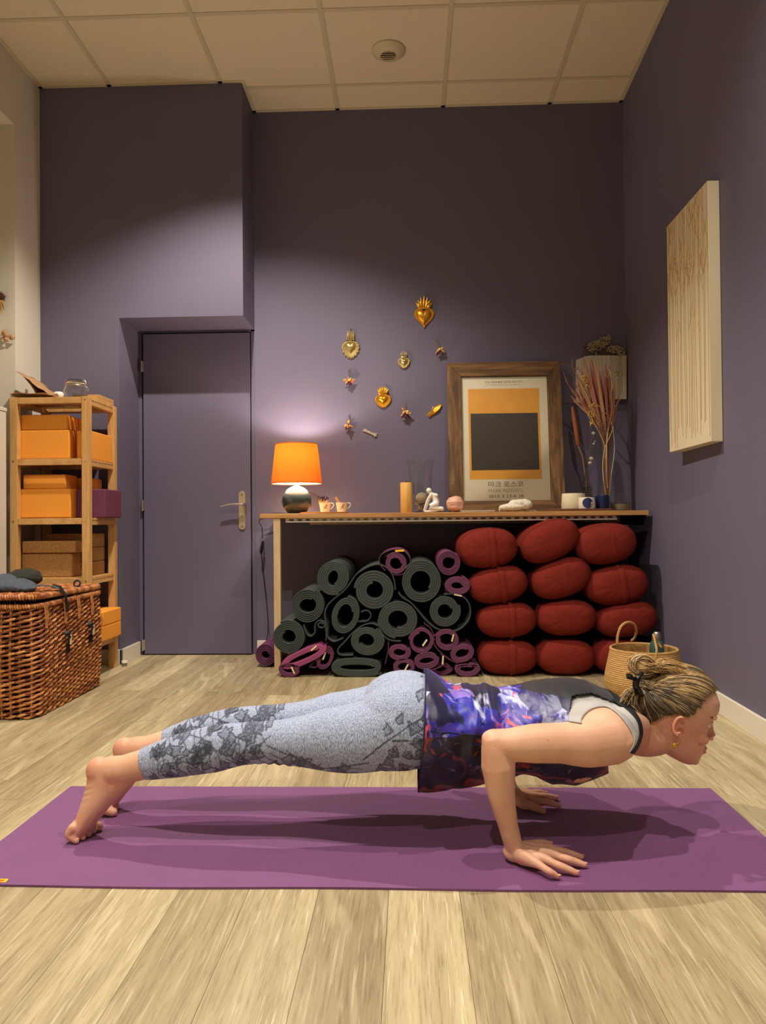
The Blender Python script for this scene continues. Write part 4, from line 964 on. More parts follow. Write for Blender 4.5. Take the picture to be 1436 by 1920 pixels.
pot('navy_cup', 'navy blue cup at the right of the serving board', 'cup', 1119.5, 1142, .071, 4.03, navy, taper=.97)
pot('navy_beaker', 'navy blue cup tucked behind the dotted cup on the serving board', 'cup', 1107, 1125, .068, 4.09, navy, taper=.97)
x, y = at(1100.5, 950, y=4.28).x, 4.28
t = thing('bottle_vase', 'small clear bottle vase with printed text lines, holding a cattail', 'vase', (x, y, TT))
obj('bottle', B().lathe([(.0001, 0), (.028, 0), (.031, .004), (.031, .125), (.027, .15), (.013, .185), (.012, .24), (.0145, .246), (.0135, .247), (.0105, .24), (.0115, .185), (.0255, .148), (.029, .122), (.0285, .006), (.0001, .006)], (x, y, TT), 36), thin_glass, t, smooth=True)
for k in range(5):
    z = TT+.075+.014*k; w_ = [.022, .026, .02, .025, .021][k]; b = B()
    arc = [(x+.0315*math.sin(a), y-.0315*math.cos(a)) for a in np.linspace(-w_/.0315, w_/.0315, 9)]
    b.add([(a_[0], a_[1], z) for a_ in arc]+[(a_[0], a_[1], z+.004) for a_ in arc], [(j, j+1, j+10, j+9) for j in range(8)])
    obj('printed_line', b, mat('bottle_print', (30, 24, 22), .6), t)
cx_, cy2 = x, 4.28
t = thing('cattail', 'dry brown cattail leaning left out of the small bottle vase', 'dried plant', (cx_, cy2, TT+.02))
A_, Bq, Cq, Dq = at(1073, 762, y=4.25), at(1084.5, 836, y=4.26), at(1092, 855, y=4.27), at(1099, 905, y=4.28)
d_ = (Bq-A_)
obj('seed_spike', B().tube([A_, A_+d_*.03, A_+d_*.1, A_+d_*.3, A_+d_*.7, A_+d_*.95, Bq], [.002, .006, .009, .0115, .0125, .011, .004], 14), mat('cattail_brown', (150, 84, 52), .95, bmp=.5, bscale=500), t, smooth=True)
obj('stem', B().tube([Bq, Cq, Dq, Vector((cx_, cy2, TT+.02))], [.005, .004, .003, .0025], 8), mat('cattail_stem', (150, 112, 84), .8), t, smooth=True)
t = thing('cotton_stem', 'thin dry stem with white cotton bolls beside the cattail', 'dried plant', (cx_+.005, cy2, TT+.02)); stm = mat('stem_green_dry', (112, 100, 64), .8)
P1 = smoothpath([Vector((cx_+.006, cy2, TT+.02)), at(1103, 870, y=4.275), at(1107, 830, y=4.26), at(1107, 800, y=4.25)], 5)
sb = B(); sb.tube(P1, .0014, 6)
for e_ in ((1112, 813), (1098, 835), (1114, 836)): sb.tube([at(1105.5, 848, y=4.26), at(*e_, y=4.24)], .001, 5)
obj('twig', sb, stm, t, smooth=True)
cot = mat('cotton_white', (206, 196, 172), .95, bmp=.5, bscale=400)
for (px, py, r) in ((1112.5, 812.5, .010), (1108.5, 860, .011), (1106, 868, .0095), (1113, 832, .006), (1115, 828, .004)):
    b = B(); c = at(px, py, y=4.24)
    for k in range(4): b.ellipsoid(c+Vector((r*.45*math.cos(k*1.57), r*.3*math.sin(k*2), r*.4*math.sin(k*1.57))), (r*.62,)*3, 10, 7)
    obj('cotton_boll', b, cot, t, smooth=True)
x, y = at(1138, 950, y=4.22).x, 4.22
t = thing('tall_glass_vase', 'tall clear glass vase holding a big bunch of dried grasses', 'vase', (x, y, TT))
obj('glass_body', B().lathe([(.0001, 0), (.046, 0), (.05, .004), (.053, .06), (.048, .14), (.034, .22), (.031, .30), (.034, .40), (.039, .47), (.0375, .47), (.0325, .40), (.0295, .30), (.0325, .22), (.0465, .14), (.0515, .06), (.048, .012), (.0001, .010)], (x, y, TT), 40), thin_glass, t, smooth=True)
# dried bunch
db = thing('dried_bunch', 'tall bunch of dried pink grasses, pale twigs and yellow sprigs in the glass vase', 'dried flowers', (x, y, TT+.02))
rnd = random.Random(12)
pinks = [mat('grass_pink', (146, 84, 74), .8), mat('grass_rose', (166, 104, 90), .8), mat('grass_tan', (176, 138, 96), .8)]
tops = []
for k in range(46):
    u = k/45; px = 1070+88*u+rnd.uniform(-6, 6); py = 680+rnd.uniform(-14, 40)+(40 if px < 1078 else 0)+(28 if px > 1150 else 0)
    tops.append((px, py))
gb = [B(), B(), B()]
for k, (px, py) in enumerate(tops):
    yy = rnd.uniform(4.08, 4.30); w1 = at(1138+(px-1120)*.16, 835, y=y+(yy-y)*.15); w2 = at(1135+(px-1120)*.42, 790, y=y+(yy-y)*.5); w3 = at(px, py, y=yy)
    P_ = smoothpath([Vector((x+rnd.uniform(-.012, .012), y+rnd.uniform(-.012, .012), TT+rnd.uniform(.03, .12))), w1, w2, (w2+w3)/2+Vector((rnd.uniform(-.006, .006), 0, .004)), w3], 4)
    m = len(P_); rad = [.0014]*m
    for i in range(m):
        v_ = i/(m-1); rad[i] = .0012+.0052*max(0, math.sin(PI*max(0, (v_-.42)/.58)))*rnd.uniform(.6, 1.1)
    rad[-1] = .0005
    gb[rnd.choice([0, 0, 1, 1, 2])].tube(P_, rad, 6, flat=.3, upv=(.3, 1, 0))
for bb_, mm in zip(gb, pinks): o = obj('grass_blades', bb_, mm, db, smooth=True); o['kind'] = 'stuff'
# curly left tips
tw = B()
for pts in (((1096, 770), (1083, 742), (1068, 725), (1057, 700), (1054, 692)), ((1092, 760), (1078, 735), (1066, 722), (1060, 712)), ((1100, 760), (1090, 700), (1074, 690), (1060, 683), (1053, 682)), ((1098, 740), (1084, 712), (1074, 690), (1072, 672)), ((1110, 790), (1098, 770), (1085, 745), (1072, 735))):
    tw.tube(smoothpath([at(*q_, y=4.12+.02*i) for i, q_ in enumerate(pts[::-1])], 5), .0016, 5)
o = obj('curled_tip', tw, pinks[1], db, smooth=True); o['kind'] = 'stuff'
twm = mat('twig_pale', (214, 186, 134), .7)
for pts, r in ((((1139, 915), (1137, 880), (1138, 820), (1147, 770), (1145, 740), (1147, 720), (1143, 695), (1140, 690)), .0036), (((1146, 735), (1152, 715), (1162, 703), (1168, 697)), .0022), (((1148, 768), (1158, 755), (1168, 735), (1170, 715)), .0024), (((1138, 820), (1125, 800), (1112, 780), (1102, 765)), .0024), (((1142, 930), (1146, 890), (1152, 840), (1148, 800), (1140, 780), (1122, 760)), .0026), (((1136, 860), (1132, 830), (1120, 805), (1098, 772), (1088, 745), (1080, 712)), .0022), (((1143, 712), (1132, 700), (1122, 686), (1117, 660)), .0018), (((1137, 934), (1132, 905), (1130, 870), (1134, 840), (1146, 812), (1150, 800)), .003)):
    P_ = smoothpath([at(*q_, y=4.20-.012*i) for i, q_ in enumerate(pts)], 5)
    for p_ in P_:
        if p_.z < TT+.02: p_.z = TT+.02
    obj('twig', B().tube(P_, [r*(1-.5*i/len(P_)) for i in range(len(P_))], 7), twm, db, smooth=True)
def sprinkle(name, lst, m, sz, par, seed=1, yv=(4.12, 4.2)):
    b = B(); rnd = random.Random(seed)
    for (px, py, sx_, sy_, n_) in lst:
        for k in range(n_):
            a, r = rnd.uniform(0, 2*PI), math.sqrt(rnd.random()); c = at(px+sx_*r*math.cos(a), py+sy_*r*math.sin(a), y=rnd.uniform(*yv)); s = sz*rnd.uniform(.6, 1.3); b.ellipsoid(c, (s, s, s), 6, 4)
    o = obj(name, b, m, par, smooth=True); o['kind'] = 'stuff'; return o
sprinkle('yellow_blossom', [(1113, 762, 9, 6, 26), (1108, 776, 6, 8, 26), (1109, 792, 3, 7, 14), (1095, 712, 7, 8, 26), (1103, 722, 5, 5, 14)], mat('blossom_yellow', (208, 170, 84), .8), .0042, db, 2)
sprinkle('tan_seed', [(1160, 702, 10, 6, 40), (1138, 722, 6, 6, 20), (1130, 790, 8, 10, 50), (1140, 775, 8, 16, 40), (1082, 690, 4, 10, 14)], mat('seed_tan', (158, 116, 72), .9), .0025, db, 3)
# glass beaker over a low glass dish
x, y = at(1163, 950, y=4.07).x, 4.07
t = thing('glass_dish', 'low clear glass dish at the right end of the table', 'dish', (x, y, TT))
obj('dish_wall', B().lathe([(.0001, 0), (.047, 0), (.051, .004), (.052, .05), (.0505, .05), (.049, .006), (.0001, .005)], (x, y, TT), 40), thin_glass, t, smooth=True)
obj('wax_fill', B().lathe([(.0001, .006), (.0475, .007), (.0475, .036), (.0001, .036)], (x, y, TT), 40), mat('wax_beige', (150, 136, 100), .6, sub=.1), t, smooth=True)
t = thing('glass_cloche', 'small inverted clear tumbler standing in the low glass dish', 'glass', (x+.002, y, TT+.037))
obj('tumbler', B().lathe([(.031, 0), (.033, .001), (.022, .052), (.02, .057), (.0001, .058), (.0001, .055), (.018, .054), (.02, .05), (.031, .0015)], (x+.002, y, TT+.037), 36), thin_glass, t, smooth=True)
# ---------------------------------------------------------------- wall pocket with dried flowers
WYp = BY-.003
t = thing('wall_pocket', 'whitewashed wooden wall pocket on the wall behind the dried bunch', 'wall pocket', tuple(at(1128, 749, y=WYp)))
q = lambda px, py: (at(px, py, y=4.40).x, at(px, py, y=4.40).z)
wpm = wood('whitewash_wood', (168, 152, 124), (200, 188, 164), (214, 204, 184), 2, 1.0, .7, 0, .1)
edges = [1079, 1095, 1111, 1127, 1143, 1159, 1173.5]
for k in range(6):
    a, b_ = edges[k]+.3, edges[k+1]-.1; tl_ = {0: 676, 1: 669}.get(k, 667.5); tr_ = {0: 669.5}.get(k, 667); bt = {0: 757, 1: 750}.get(k, 749)
    o = [q(a, bt if k else 757), q(b_, bt-(3 if k == 0 else 0)), q(b_, tr_), q(a, tl_)]
    obj('board', B().prism(o, 4.385, 4.397, lambda u, v, d: (u, d, v)), wpm, t, bevel=.001)
obj('backing', B().prism([q(1082, 748), q(1172, 747), q(1172, 669), q(1098, 671), q(1082, 680)], 4.398, WYp, lambda u, v, d: (u, d, v)), wpm, t)
t2 = thing('dried_yarrow', 'spray of dried pale yarrow heads standing up out of the wall pocket', 'dried flowers', tuple(at(1132, 665, y=4.405)))
sprinkle('flower_head', [(1118, 648, 16, 9, 110), (1133, 640, 12, 9, 90), (1140, 633, 5, 5, 30), (1152, 655, 16, 8, 110), (1165, 662, 8, 4, 36), (1108, 652, 8, 8, 40)], mat('yarrow_pale', (188, 172, 128), .9), .0034, t2, 5, (4.37, 4.41))
sb = B(); rnd = random.Random(6)
for k in range(26): a = rnd.uniform(0, 1); sb.tube([at(1110+40*a, 680, y=4.403), at(1100+70*a+rnd.uniform(-6, 6), 645+rnd.uniform(-6, 12), y=4.395)], .0011, 5)
o = obj('stalk', sb, mat('stalk_brown', (112, 88, 60), .8), t2); o['kind'] = 'stuff'
sprinkle('dark_seed', [(1100, 655, 8, 12, 40), (1127, 658, 14, 6, 30)], mat('seed_dark', (96, 58, 48), .9), .003, t2, 9, (4.375, 4.405))

# ---------------------------------------------------------------- small wall ornaments
gold = mat('gold_metal', (226, 164, 52), .34, .85); pgold = mat('pale_gold_metal', (204, 182, 120), .32, .85)
OY = BY-.004
def heart(u):  # unit heart outline, width ~2, tip at (0,-1.2)
    t_ = 2*PI*u; return (math.sin(t_)**3*1.0, (13*math.cos(t_)-5*math.cos(2*t_)-2*math.cos(3*t_)-math.cos(4*t_))/14.0)
def ornament(lab, px, py, w, h, m, style):
    c = at(px, py, y=OY); s = OY/1420; W2, H2 = w*s/2, h*s/2
    t = thing('heart_ornament', lab, 'wall ornament', (c.x, OY, c.z-H2), 'metal heart ornaments on the purple wall')
    hc = c.z-H2*.30; hw, hz = W2*.98, H2*.62
    n = 72
    def heart(u, plate=False):
        t_ = 2*PI*u
        if plate and style: return (math.sin(t_)*(1-.22*max(0, -math.cos(t_))**2), math.cos(t_)*(.80 if math.cos(t_) > 0 else 1.3))
        return (math.sin(t_)**3*1.0, (13*math.cos(t_)-5*math.cos(2*t_)-2*math.cos(3*t_)-math.cos(4*t_))/14.0)
    def ring(k, y, wob=0, nb=0, dz=0, heart=heart, pl=False):
        if pl: return [(c.x+heart(i/n, True)[0]*hw*k*(1+wob*math.cos(nb*2*PI*i/n)), y, hc+dz+heart(i/n, True)[1]*hz*k*(1+wob*math.cos(nb*2*PI*i/n))) for i in range(n)]
        return ring0(k, y, wob, nb, dz)
    def ring0(k, y, wob=0, nb=0, dz=0): return [(c.x+heart(i/n)[0]*hw*k*(1+wob*math.cos(nb*2*PI*i/n)), y, hc+dz+heart(i/n)[1]*hz*k*(1+wob*math.cos(nb*2*PI*i/n))) for i in range(n)]
    b = B(); nb = {0: 0, 1: 16, 2: 22, 3: 30}[style]; wb = {0: 0, 1: .06, 2: .05, 3: .05}[style]
    rs = [ring(1.0, OY-.0005, wb, nb, pl=True), ring(1.0, OY-.003, wb, nb, pl=True), ring(.80, OY-.004, pl=True), ring(.72, OY-.003, pl=True)]
    vs = sum(rs, []); b.add(vs, [(r*n+i, r*n+(i+1) % n, (r+1)*n+(i+1) % n, (r+1)*n+i) for r in range(3) for i in range(n)]+[tuple(3*n+i for i in range(n))])
    obj('back_plate', b, m, t, smooth=True)
    k0 = {0: .74, 1: .55, 2: .55, 3: .62}[style]; b = B()
    rs = [ring(k0*math.cos(a), OY-.0035-.016*math.sin(a)*(k0+.2)) for a in (0, .2, .45, .7, .95, 1.2, 1.42)]
    vs = sum(rs, []); m_ = len(rs); b.add(vs, [(r*n+i, r*n+(i+1) % n, (r+1)*n+(i+1) % n, (r+1)*n+i) for r in range(m_-1) for i in range(n)]+[tuple((m_-1)*n+i for i in range(n))])
    obj('raised_heart', b, m, t, smooth=True)
    b = B(); nb2 = {0: 34, 1: 20, 2: 26, 3: 30}[style]
    for i in range(nb2):
        q_ = heart((i+.5)/nb2, True); b.ellipsoid((c.x+q_[0]*hw*.88, OY-.005, hc+q_[1]*hz*.88), (.0032, .002, .0032) if style == 0 else (.0036, .0025, .0036), 8, 5)
    o = obj('beading', b, m, t, smooth=True); o['kind'] = 'stuff'
    b = B(); nf = {0: 7, 1: 7, 2: 7, 3: 6}[style]; zb = c.z+H2*.22; spread = {0: .95, 1: .35, 2: .8, 3: .55}[style]
    for ly_, cnt, sc in ((0, nf, 1.0), (1, nf-2, .72)):
        for i in range(cnt):
            a = (i/(cnt-1)-.5)*2*spread; l = (H2*.78)*sc*(1-.22*abs(a)); bx = c.x+math.sin(a)*W2*.18
            tip = Vector((bx+math.sin(a)*l*.8, OY-.004-.004*ly_, zb+math.cos(a)*l)); base = Vector((c.x+(i/(cnt-1)-.5)*W2*(.7 if style != 1 else .8), OY-.003-.005*ly_, zb))
            mid = (tip+base)/2+Vector((math.sin(a)*.003, -.002, 0))
            b.tube([base, mid, tip], [W2*(.13 if style in (0, 2) else .07), W2*(.15 if style in (0, 2) else .06), .0006], 6, flat=.4, upv=(0, -1, 0))
    obj('flame_crown', b, m, t, smooth=True); 
    if style in (0, 3): obj('crown_band', B().tube([(c.x-W2*.36, OY-.006, zb), (c.x, OY-.010, zb-.002), (c.x+W2*.36, OY-.006, zb)], .004, 8), m, t, smooth=True)
    if style == 1: obj('nail', B().tube([(c.x+.002, BY-.001, c.z+H2*1.0), (c.x+.002, OY-.01, c.z+H2*1.02)], .0035, 8), mat('nail_dark', (60, 54, 50), .4, .8), t)
ornament('largest gold heart ornament, highest on the wall, with a leafy crown', 795, 585, 38, 60, gold, 0)
ornament('pale gold heart ornament with a tall rayed crown, at the left of the group', 657.3, 644, 34, 52, pgold, 1)
ornament('smallest pale silver gold heart ornament, between the other hearts', 757, 673.5, 23, 32, pgold, 3)
ornament('gold heart ornament with a sunburst rim, below the others', 718, 743, 31, 40, gold, 2)
# gold hand
c = at(815, 769.5, y=OY); a0 = math.radians(38); ru = Vector((math.cos(a0), 0, math.sin(a0))); rv = Vector((-math.sin(a0), 0, math.cos(a0)))
t = thing('hand_ornament', 'small gold hand shaped ornament pointing up right beside the picture frame', 'wall ornament', (c.x, OY, c.z-.02))
hw_ = lambda u, v, y_=0: c+ru*u+rv*v+Vector((0, -y_, 0))
b = B(); out = [(-.052, -.011), (-.030, -.012), (-.012, -.017), (.012, -.018), (.034, -.012), (.050, -.004), (.053, .003), (.046, .008), (.030, .010), (.020, .012), (.006, .013), (.010, .020), (.006, .024), (-.006, .018), (-.018, .010), (-.032, .009), (-.052, .009)]
b.prism(out, 0, .004, lambda u, v, d: hw_(u, v, d)); obj('palm', b, gold, t, bevel=.0012)
for k, v0 in enumerate((-.0115, -.0055, .0005, .0062)):
    b = B(); b.tube([hw_(-.010, v0*.8, .004), hw_(.015, v0, .0055), hw_(.048-.006*abs(k-1.2), v0*.55+.001, .003)], [.003, .0036, .002], 8); obj('finger', b, gold, t, smooth=True)
b = B(); b.tube([hw_(-.014, .010, .004), hw_(.000, .017, .005), hw_(.008, .021, .004)], [.003, .0034, .002], 8); obj('thumb', b, gold, t, smooth=True)
for u in (-.046, -.036): obj('cuff_band', B().tube([hw_(u, -.013, .003), hw_(u, -.001, .006), hw_(u, .011, .003)], .0026, 8), gold, t, smooth=True)
# comet
c1_, c2_ = at(680, 805, y=OY), at(703, 815.5, y=OY); d_ = (c2_-c1_); n_ = Vector((-d_.z, 0, d_.x)).normalized()
t = thing('comet_ornament', 'small whitish metal shooting star ornament near the lamp', 'wall ornament', tuple(c1_)); sil = mat('pewter_white', (206, 196, 184), .4, .6)
b = B(); pts = [c1_-n_*.009, c1_+d_*.12-n_*.002+Vector((0, 0, 0)), c1_-d_*.02+n_*.0, c1_+d_*.12+n_*.003, c1_+n_*.010, c2_+n_*.004, c2_-n_*.004]
b.prism([(p_.x, p_.z) for p_ in pts], OY-.003, OY, lambda u, v, d: (u, d, v)); obj('tail', b, sil, t, bevel=.0006)
b = B(); so = []
for k in range(10):
    a = PI/2+k*PI/5+.3; r = .0175 if k % 2 == 0 else .0075; so.append((c2_.x+r*math.cos(a), c2_.z+r*math.sin(a)))
b.prism(so, OY-.0055, OY-.0005, lambda u, v, d: (u, d, v)); obj('star', b, sil, t, bevel=.0006)
# dried berry posies
posy_lab = ['tiny dried posy with orange berries hanging at the upper right near the frame', 'tiny dried posy with a pinkish bloom hanging at the left below the pale gold heart', 'tiny dried posy hanging lowest on the left above the lamp', 'tiny dried posy hanging beside the gold hand ornament']
bal = [mat('petal_amber', (214, 146, 50), .6), mat('petal_cream', (232, 196, 112), .6), mat('leaf_burgundy', (72, 28, 26), .7), mat('petal_rose', (196, 92, 84), .7), mat('twig_brown', (120, 100, 76), .8)]
for i, (px, py, sx_, sy_) in enumerate(((824, 656, 817, 635), (655, 713, 652, 694), (651.5, 797, 651.6, 779), (760.5, 774, 757, 755.5))):
    c = at(px, py, y=BY-.016); s_ = at(sx_, sy_, y=BY-.006); rnd = random.Random(20+i)
    t = thing('dried_posy', posy_lab[i], 'dried flowers', tuple(c), 'tiny dried posies hanging on the purple wall')
    b = B(); b.tube([c, s_], .0012, 5); b.tube([c, s_+Vector((.012, 0, .004))], .001, 5); b.tube([c+Vector((0, 0, .008)), s_+Vector((-.014 if i == 0 else .006, 0, .006))], .001, 5); obj('stem', b, bal[4], t)
    for k in range(9):
        a = rnd.uniform(-2.3, -.8) if k < 6 else rnd.uniform(0, 6.3); d = Vector((math.cos(a), rnd.uniform(-.4, .1), math.sin(a)))
        obj('leaf', leaf(c+d*.004, d, rnd.uniform(.024, .036)*(1.25 if (i in (2, 3) and k < 3) else 1), .006), bal[2] if k < 6 else bal[0], t, smooth=True, solid=.0006)
    for k in range(6):
        a = rnd.uniform(0, 6.3); r = rnd.uniform(0, .014); cc = c+Vector((r*math.cos(a)*1.5, -.008-rnd.uniform(0, .006), r*math.sin(a))); s2 = rnd.uniform(.0042, .0068)
        b = B(); b.ellipsoid(cc, (s2*.8, s2*.6, s2*1.2), 9, 6, rot=Matrix.Rotation(rnd.uniform(-.8, .8), 3, 'Y')); obj('bud', b, bal[rnd.choice([0, 1, 0, 1])], t, smooth=True)
    if i == 1:
        b = B(); cc = c+Vector((.016, -.006, -.010))
        for k in range(7): b.ellipsoid(cc+Vector((.006*math.cos(k*.9), -.002, .006*math.sin(k*.9))), (.005, .003, .005), 8, 5)
        obj('pink_bloom', b, bal[3], t, smooth=True)
# ---------------------------------------------------------------- canvas on the right wall
kx0 = 1.178; cw0, cw1, cz0, cz1 = 2.995, 3.465, 1.073, 2.097
cv = thing('canvas_picture', 'tall cream canvas with slender brown bare trees on the right wall', 'picture', (kx0+.017, (cw0+cw1)/2, cz0))
canv = mat('canvas_cream', (218, 204, 170), .7, bmp=.2, bscale=900, bdist=.0004)
b = B(); b.prism([(kx0, cw0), (kx0, cw1), (xr(cw1)-.001, cw1), (xr(cw0)-.001, cw0)], cz0, cz1, lambda u, v, d: (u, v, d)); obj('stretched_canvas', b, canv, cv, bevel=.002)
tm_ = mat('tree_paint', (172, 128, 66), .6, var=.12, vscale=20); rnd = random.Random(31)
def cline(pts, w):
    b = B(); vs = []
    for i, (y, z) in enumerate(pts):
        p0, p1 = pts[max(i-1, 0)], pts[min(i+1, len(pts)-1)]; d = Vector((p1[0]-p0[0], p1[1]-p0[1])).normalized(); n = Vector((-d.y, d.x)); ww = w if not hasattr(w, '__len__') else w[i]
        for s in (-1, 1): vs.append((kx0-.0004, y+n.x*ww*s, z+n.y*ww*s))
        vs.append((kx0-.0012, y, z))
    b.add(vs, sum([[(i*3, i*3+2, i*3+5, i*3+3), (i*3+2, i*3+1, i*3+4, i*3+5)] for i in range(len(pts)-1)], [])); return b
def clipz(v): return min(v, cz1-.004)
for k in range(20):
    y = cw0+.015+(cw1-cw0-.03)*(k+rnd.uniform(-.4, .4))/19; y = min(max(y, cw0+.006), cw1-.006); z0 = cz0+rnd.uniform(.01, .10); zt = cz1-.004
    pts = [(min(max(y+.004*math.sin(j*.7+k), cw0+.003), cw1-.003), z0+(zt-z0)*j/10) for j in range(11)]
    tr_ = obj('tree', cline(pts, [.0021*(1-.045*j) for j in range(11)]), tm_, cv)
    for j in range(rnd.randint(2, 5)):
        zz = cz0+rnd.uniform(.60, .98); s = rnd.choice((-1, 1)); l = rnd.uniform(.04, .12); yb = y
        if k % 3 == 0 and j == 0: zz = cz0+rnd.uniform(.42, .6)
        ye = min(max(yb+s*l*.42, cw0+.004), cw1-.004); ze = clipz(zz+l); ym = yb+(ye-yb)*.55
        obj('branch', cline([(yb, zz), (ym, zz+(ze-zz)*.4), (ye, ze)], [.0014, .0012, .0007]), tm_, tr_)
        if l > .08: obj('branch', cline([(ym, zz+(ze-zz)*.4), (min(max(ym-s*.008, cw0+.004), cw1-.004), clipz(zz+l*.8))], [.001, .0006]), tm_, tr_)
# ---------------------------------------------------------------- straw basket and bottle
bx, by = at(1207, 1207, y=3.40).x, 3.40
sk = thing('straw_basket', 'round coiled straw belly basket with braided handles by the right wall', 'basket', (bx, by, 0))
straw = mat('straw_weave', (206, 166, 104), .8, c2=(178, 136, 78), vscale=60, vs3=(1, 1, 3), bmp=.4, bscale=350, bdist=.001)
ctrl_r = [.150, .163, .168, .166, .163, .157, .150, .145, .141]; ctrl_z = [0, .03, .06, .085, .10, .13, .16, .185, .20]
prof = [(.0001, .003), (.140, .003)]; rows = 22
for k in range(rows*4+1):
    z = .006+.188*k/(rows*4); r = np.interp(z, ctrl_z, ctrl_r)*1.0+.0028*abs(math.sin(PI*k/4)); prof.append((r, z))
prof += [(.1395, .200), (.136, .198)]
for z in (.17, .13, .09, .05, .012): prof.append((np.interp(z, ctrl_z, ctrl_r)-.007, z))
prof.append((.0001, .010))
obj('basket_body', B().lathe(prof, (bx, by, 0), 96, fn=lambda a, z: 1+.006*math.sin(a*46+int(z/.0086)*PI)), straw, sk, smooth=True)
def braid(pts, r, name, par, m=straw):
    P_ = smoothpath(pts, 8); b = B(); n = len(P_)
    for s in range(3):
        q_ = []
        for i, p_ in enumerate(P_):
            t_ = (P_[min(i+1, n-1)]-P_[max(i-1, 0)]).normalized(); u = t_.orthogonal().normalized(); v = t_.cross(u)
            if i == 0: ru_ = u
            u = (ru_-t_*ru_.dot(t_)).normalized(); ru_ = u; v = t_.cross(u); a = i*.9+s*2*PI/3
            q_.append(p_+(u*math.cos(a)+v*math.sin(a))*r*.55)
        b.tube(q_, r*.62, 6)
    return obj(name, b, m, par, smooth=True)
braid([(bx+.141*math.cos(a), by+.141*math.sin(a), .199) for a in np.linspace(0, 2*PI, 25)], .0055, 'rim', sk)
hy = by-.02
braid([at(1157, 1207, y=hy), at(1158, 1192, y=hy), at(1164, 1175, y=hy), at(1176, 1167, y=hy+.02), at(1188, 1170, y=hy+.05), at(1193, 1182, y=hy+.08), at(1190, 1195, y=by+.09), at(1184, 1201, y=by+.11)], .0055, 'handle', sk)
hy = by-.135
braid([at(1224, 1200, y=hy+.15), at(1225, 1190, y=hy+.10), at(1228, 1202, y=hy+.03), at(1231, 1218, y=hy-.006), at(1229, 1236, y=hy-.012)], .0045, 'handle', sk)
braid([at(1226, 1192, y=hy+.10), at(1233, 1205, y=hy+.12), at(1240, 1214, y=hy+.10)], .005, 'handle', sk)
bt_x, bt_y = at(1231, 1190, y=3.44).x, 3.44
t = thing('water_bottle', 'teal drinking bottle with a steel cap standing in the straw basket', 'bottle', (bt_x, bt_y, .0105))
obj('bottle_body', B().lathe([(.0001, 0), (.030, 0), (.0315, .004), (.0315, .19), (.026, .212), (.0165, .222), (.0165, .226), (.0001, .226)], (bt_x, bt_y, .0105), 32), mat('teal_enamel', (66, 104, 98), .3, .2), t, smooth=True)
obj('cap', B().lathe([(.0001, .2265), (.0175, .2265), (.0175, .23), (.016, .252), (.013, .2565), (.0001, .257)], (bt_x, bt_y, .0105), 28), steel, t, smooth=True)

# ---------------------------------------------------------------- exercise mat under the person
mm_, nt, b_ = newmat('mat_top_purple'); b_.inputs['Roughness'].default_value = .62; b_.inputs['Specular IOR Level'].default_value = .35; b_.inputs['Sheen Weight'].default_value = .15
v = coords(nt, (1, 1, 1), False); n1 = noise(nt, v, 5, 3); n2 = noise(nt, v, 900, 2)
c_ = mixc(nt, n1, lin((124, 74, 124)), lin((140, 86, 138)))
sp_ = ramp(nt, n2, [(.66, (0, 0, 0)), (.74, (1, 1, 1))]); mu = nt.nodes.new('ShaderNodeMath'); mu.operation = 'MULTIPLY'; mu.inputs[1].default_value = .35; nt.links.new(sp_, mu.inputs[0])
wx = nt.nodes.new('ShaderNodeTexWave'); wx.bands_direction = 'X'; wx.inputs['Scale'].default_value = 70; nt.links.new(v, wx.inputs[0])
wy = nt.nodes.new('ShaderNodeTexWave'); wy.bands_direction = 'Y'; wy.inputs['Scale'].default_value = 45; nt.links.new(v, wy.inputs[0])
ad = nt.nodes.new('ShaderNodeMath'); ad.operation = 'MULTIPLY'; nt.links.new(wx.outputs[1], ad.inputs[0]); nt.links.new(wy.outputs[1], ad.inputs[1])
rb_ = ramp(nt, ad.outputs[0], [(0, (.74,)*3), (.5, (1, 1, 1))])
c_ = mixc(nt, mu.outputs[0], mixc(nt, 1.0, c_, rb_, 'MULTIPLY'), lin((190, 140, 180))); nt.links.new(c_, b_.inputs['Base Color'])
bump(nt, b_, ad.outputs[0], .5, .0012)
MT = .005
mY0, mY1, mX0, mX1 = 1.594, 2.196, -1.0, .848
def matedge(k): return None
b = B(); N_ = 60; bot, topv = [], []
outl = [(mX0, mY1), (mX0-.0, mY0+.0)]+[(mX0+(mX1-mX0)*k/N_, mY0+.003*math.sin(k*.25+1)-.001) for k in range(1, N_)]+[(mX1, mY0), (mX1, mY1)]
b.prism(outl, .0003, MT, lambda u, v, d: (u, v, d))
ym = thing('exercise_mat', 'unrolled purple ribbed exercise mat on the floor beneath the person', 'yoga mat', ((mX0+mX1)/2, (mY0+mY1)/2, 0))
obj('mat_sheet', b, mm_, ym, org=((mX0+mX1)/2, (mY0+mY1)/2, 0))
pA, pB, pC = at(-40, 1648.5, z=MT), at(16, 1648.5, z=MT), at(-1, 1664, z=MT)
b = B(); lx0 = -.985
b.prism([(lx0, 1.60), (at(0, 1664, z=MT).x, 1.605), (at(16, 1648.5, z=MT).x, at(16, 1648.5, z=MT).y), (lx0, at(16, 1648.5, z=MT).y)], MT, MT+.0008, lambda u, v, d: (u, v, d)); lbp = obj('brand_patch', b, mat('patch_yellow', (246, 206, 20), .5), ym, label='yellow corner patch with an orange and red stripe')
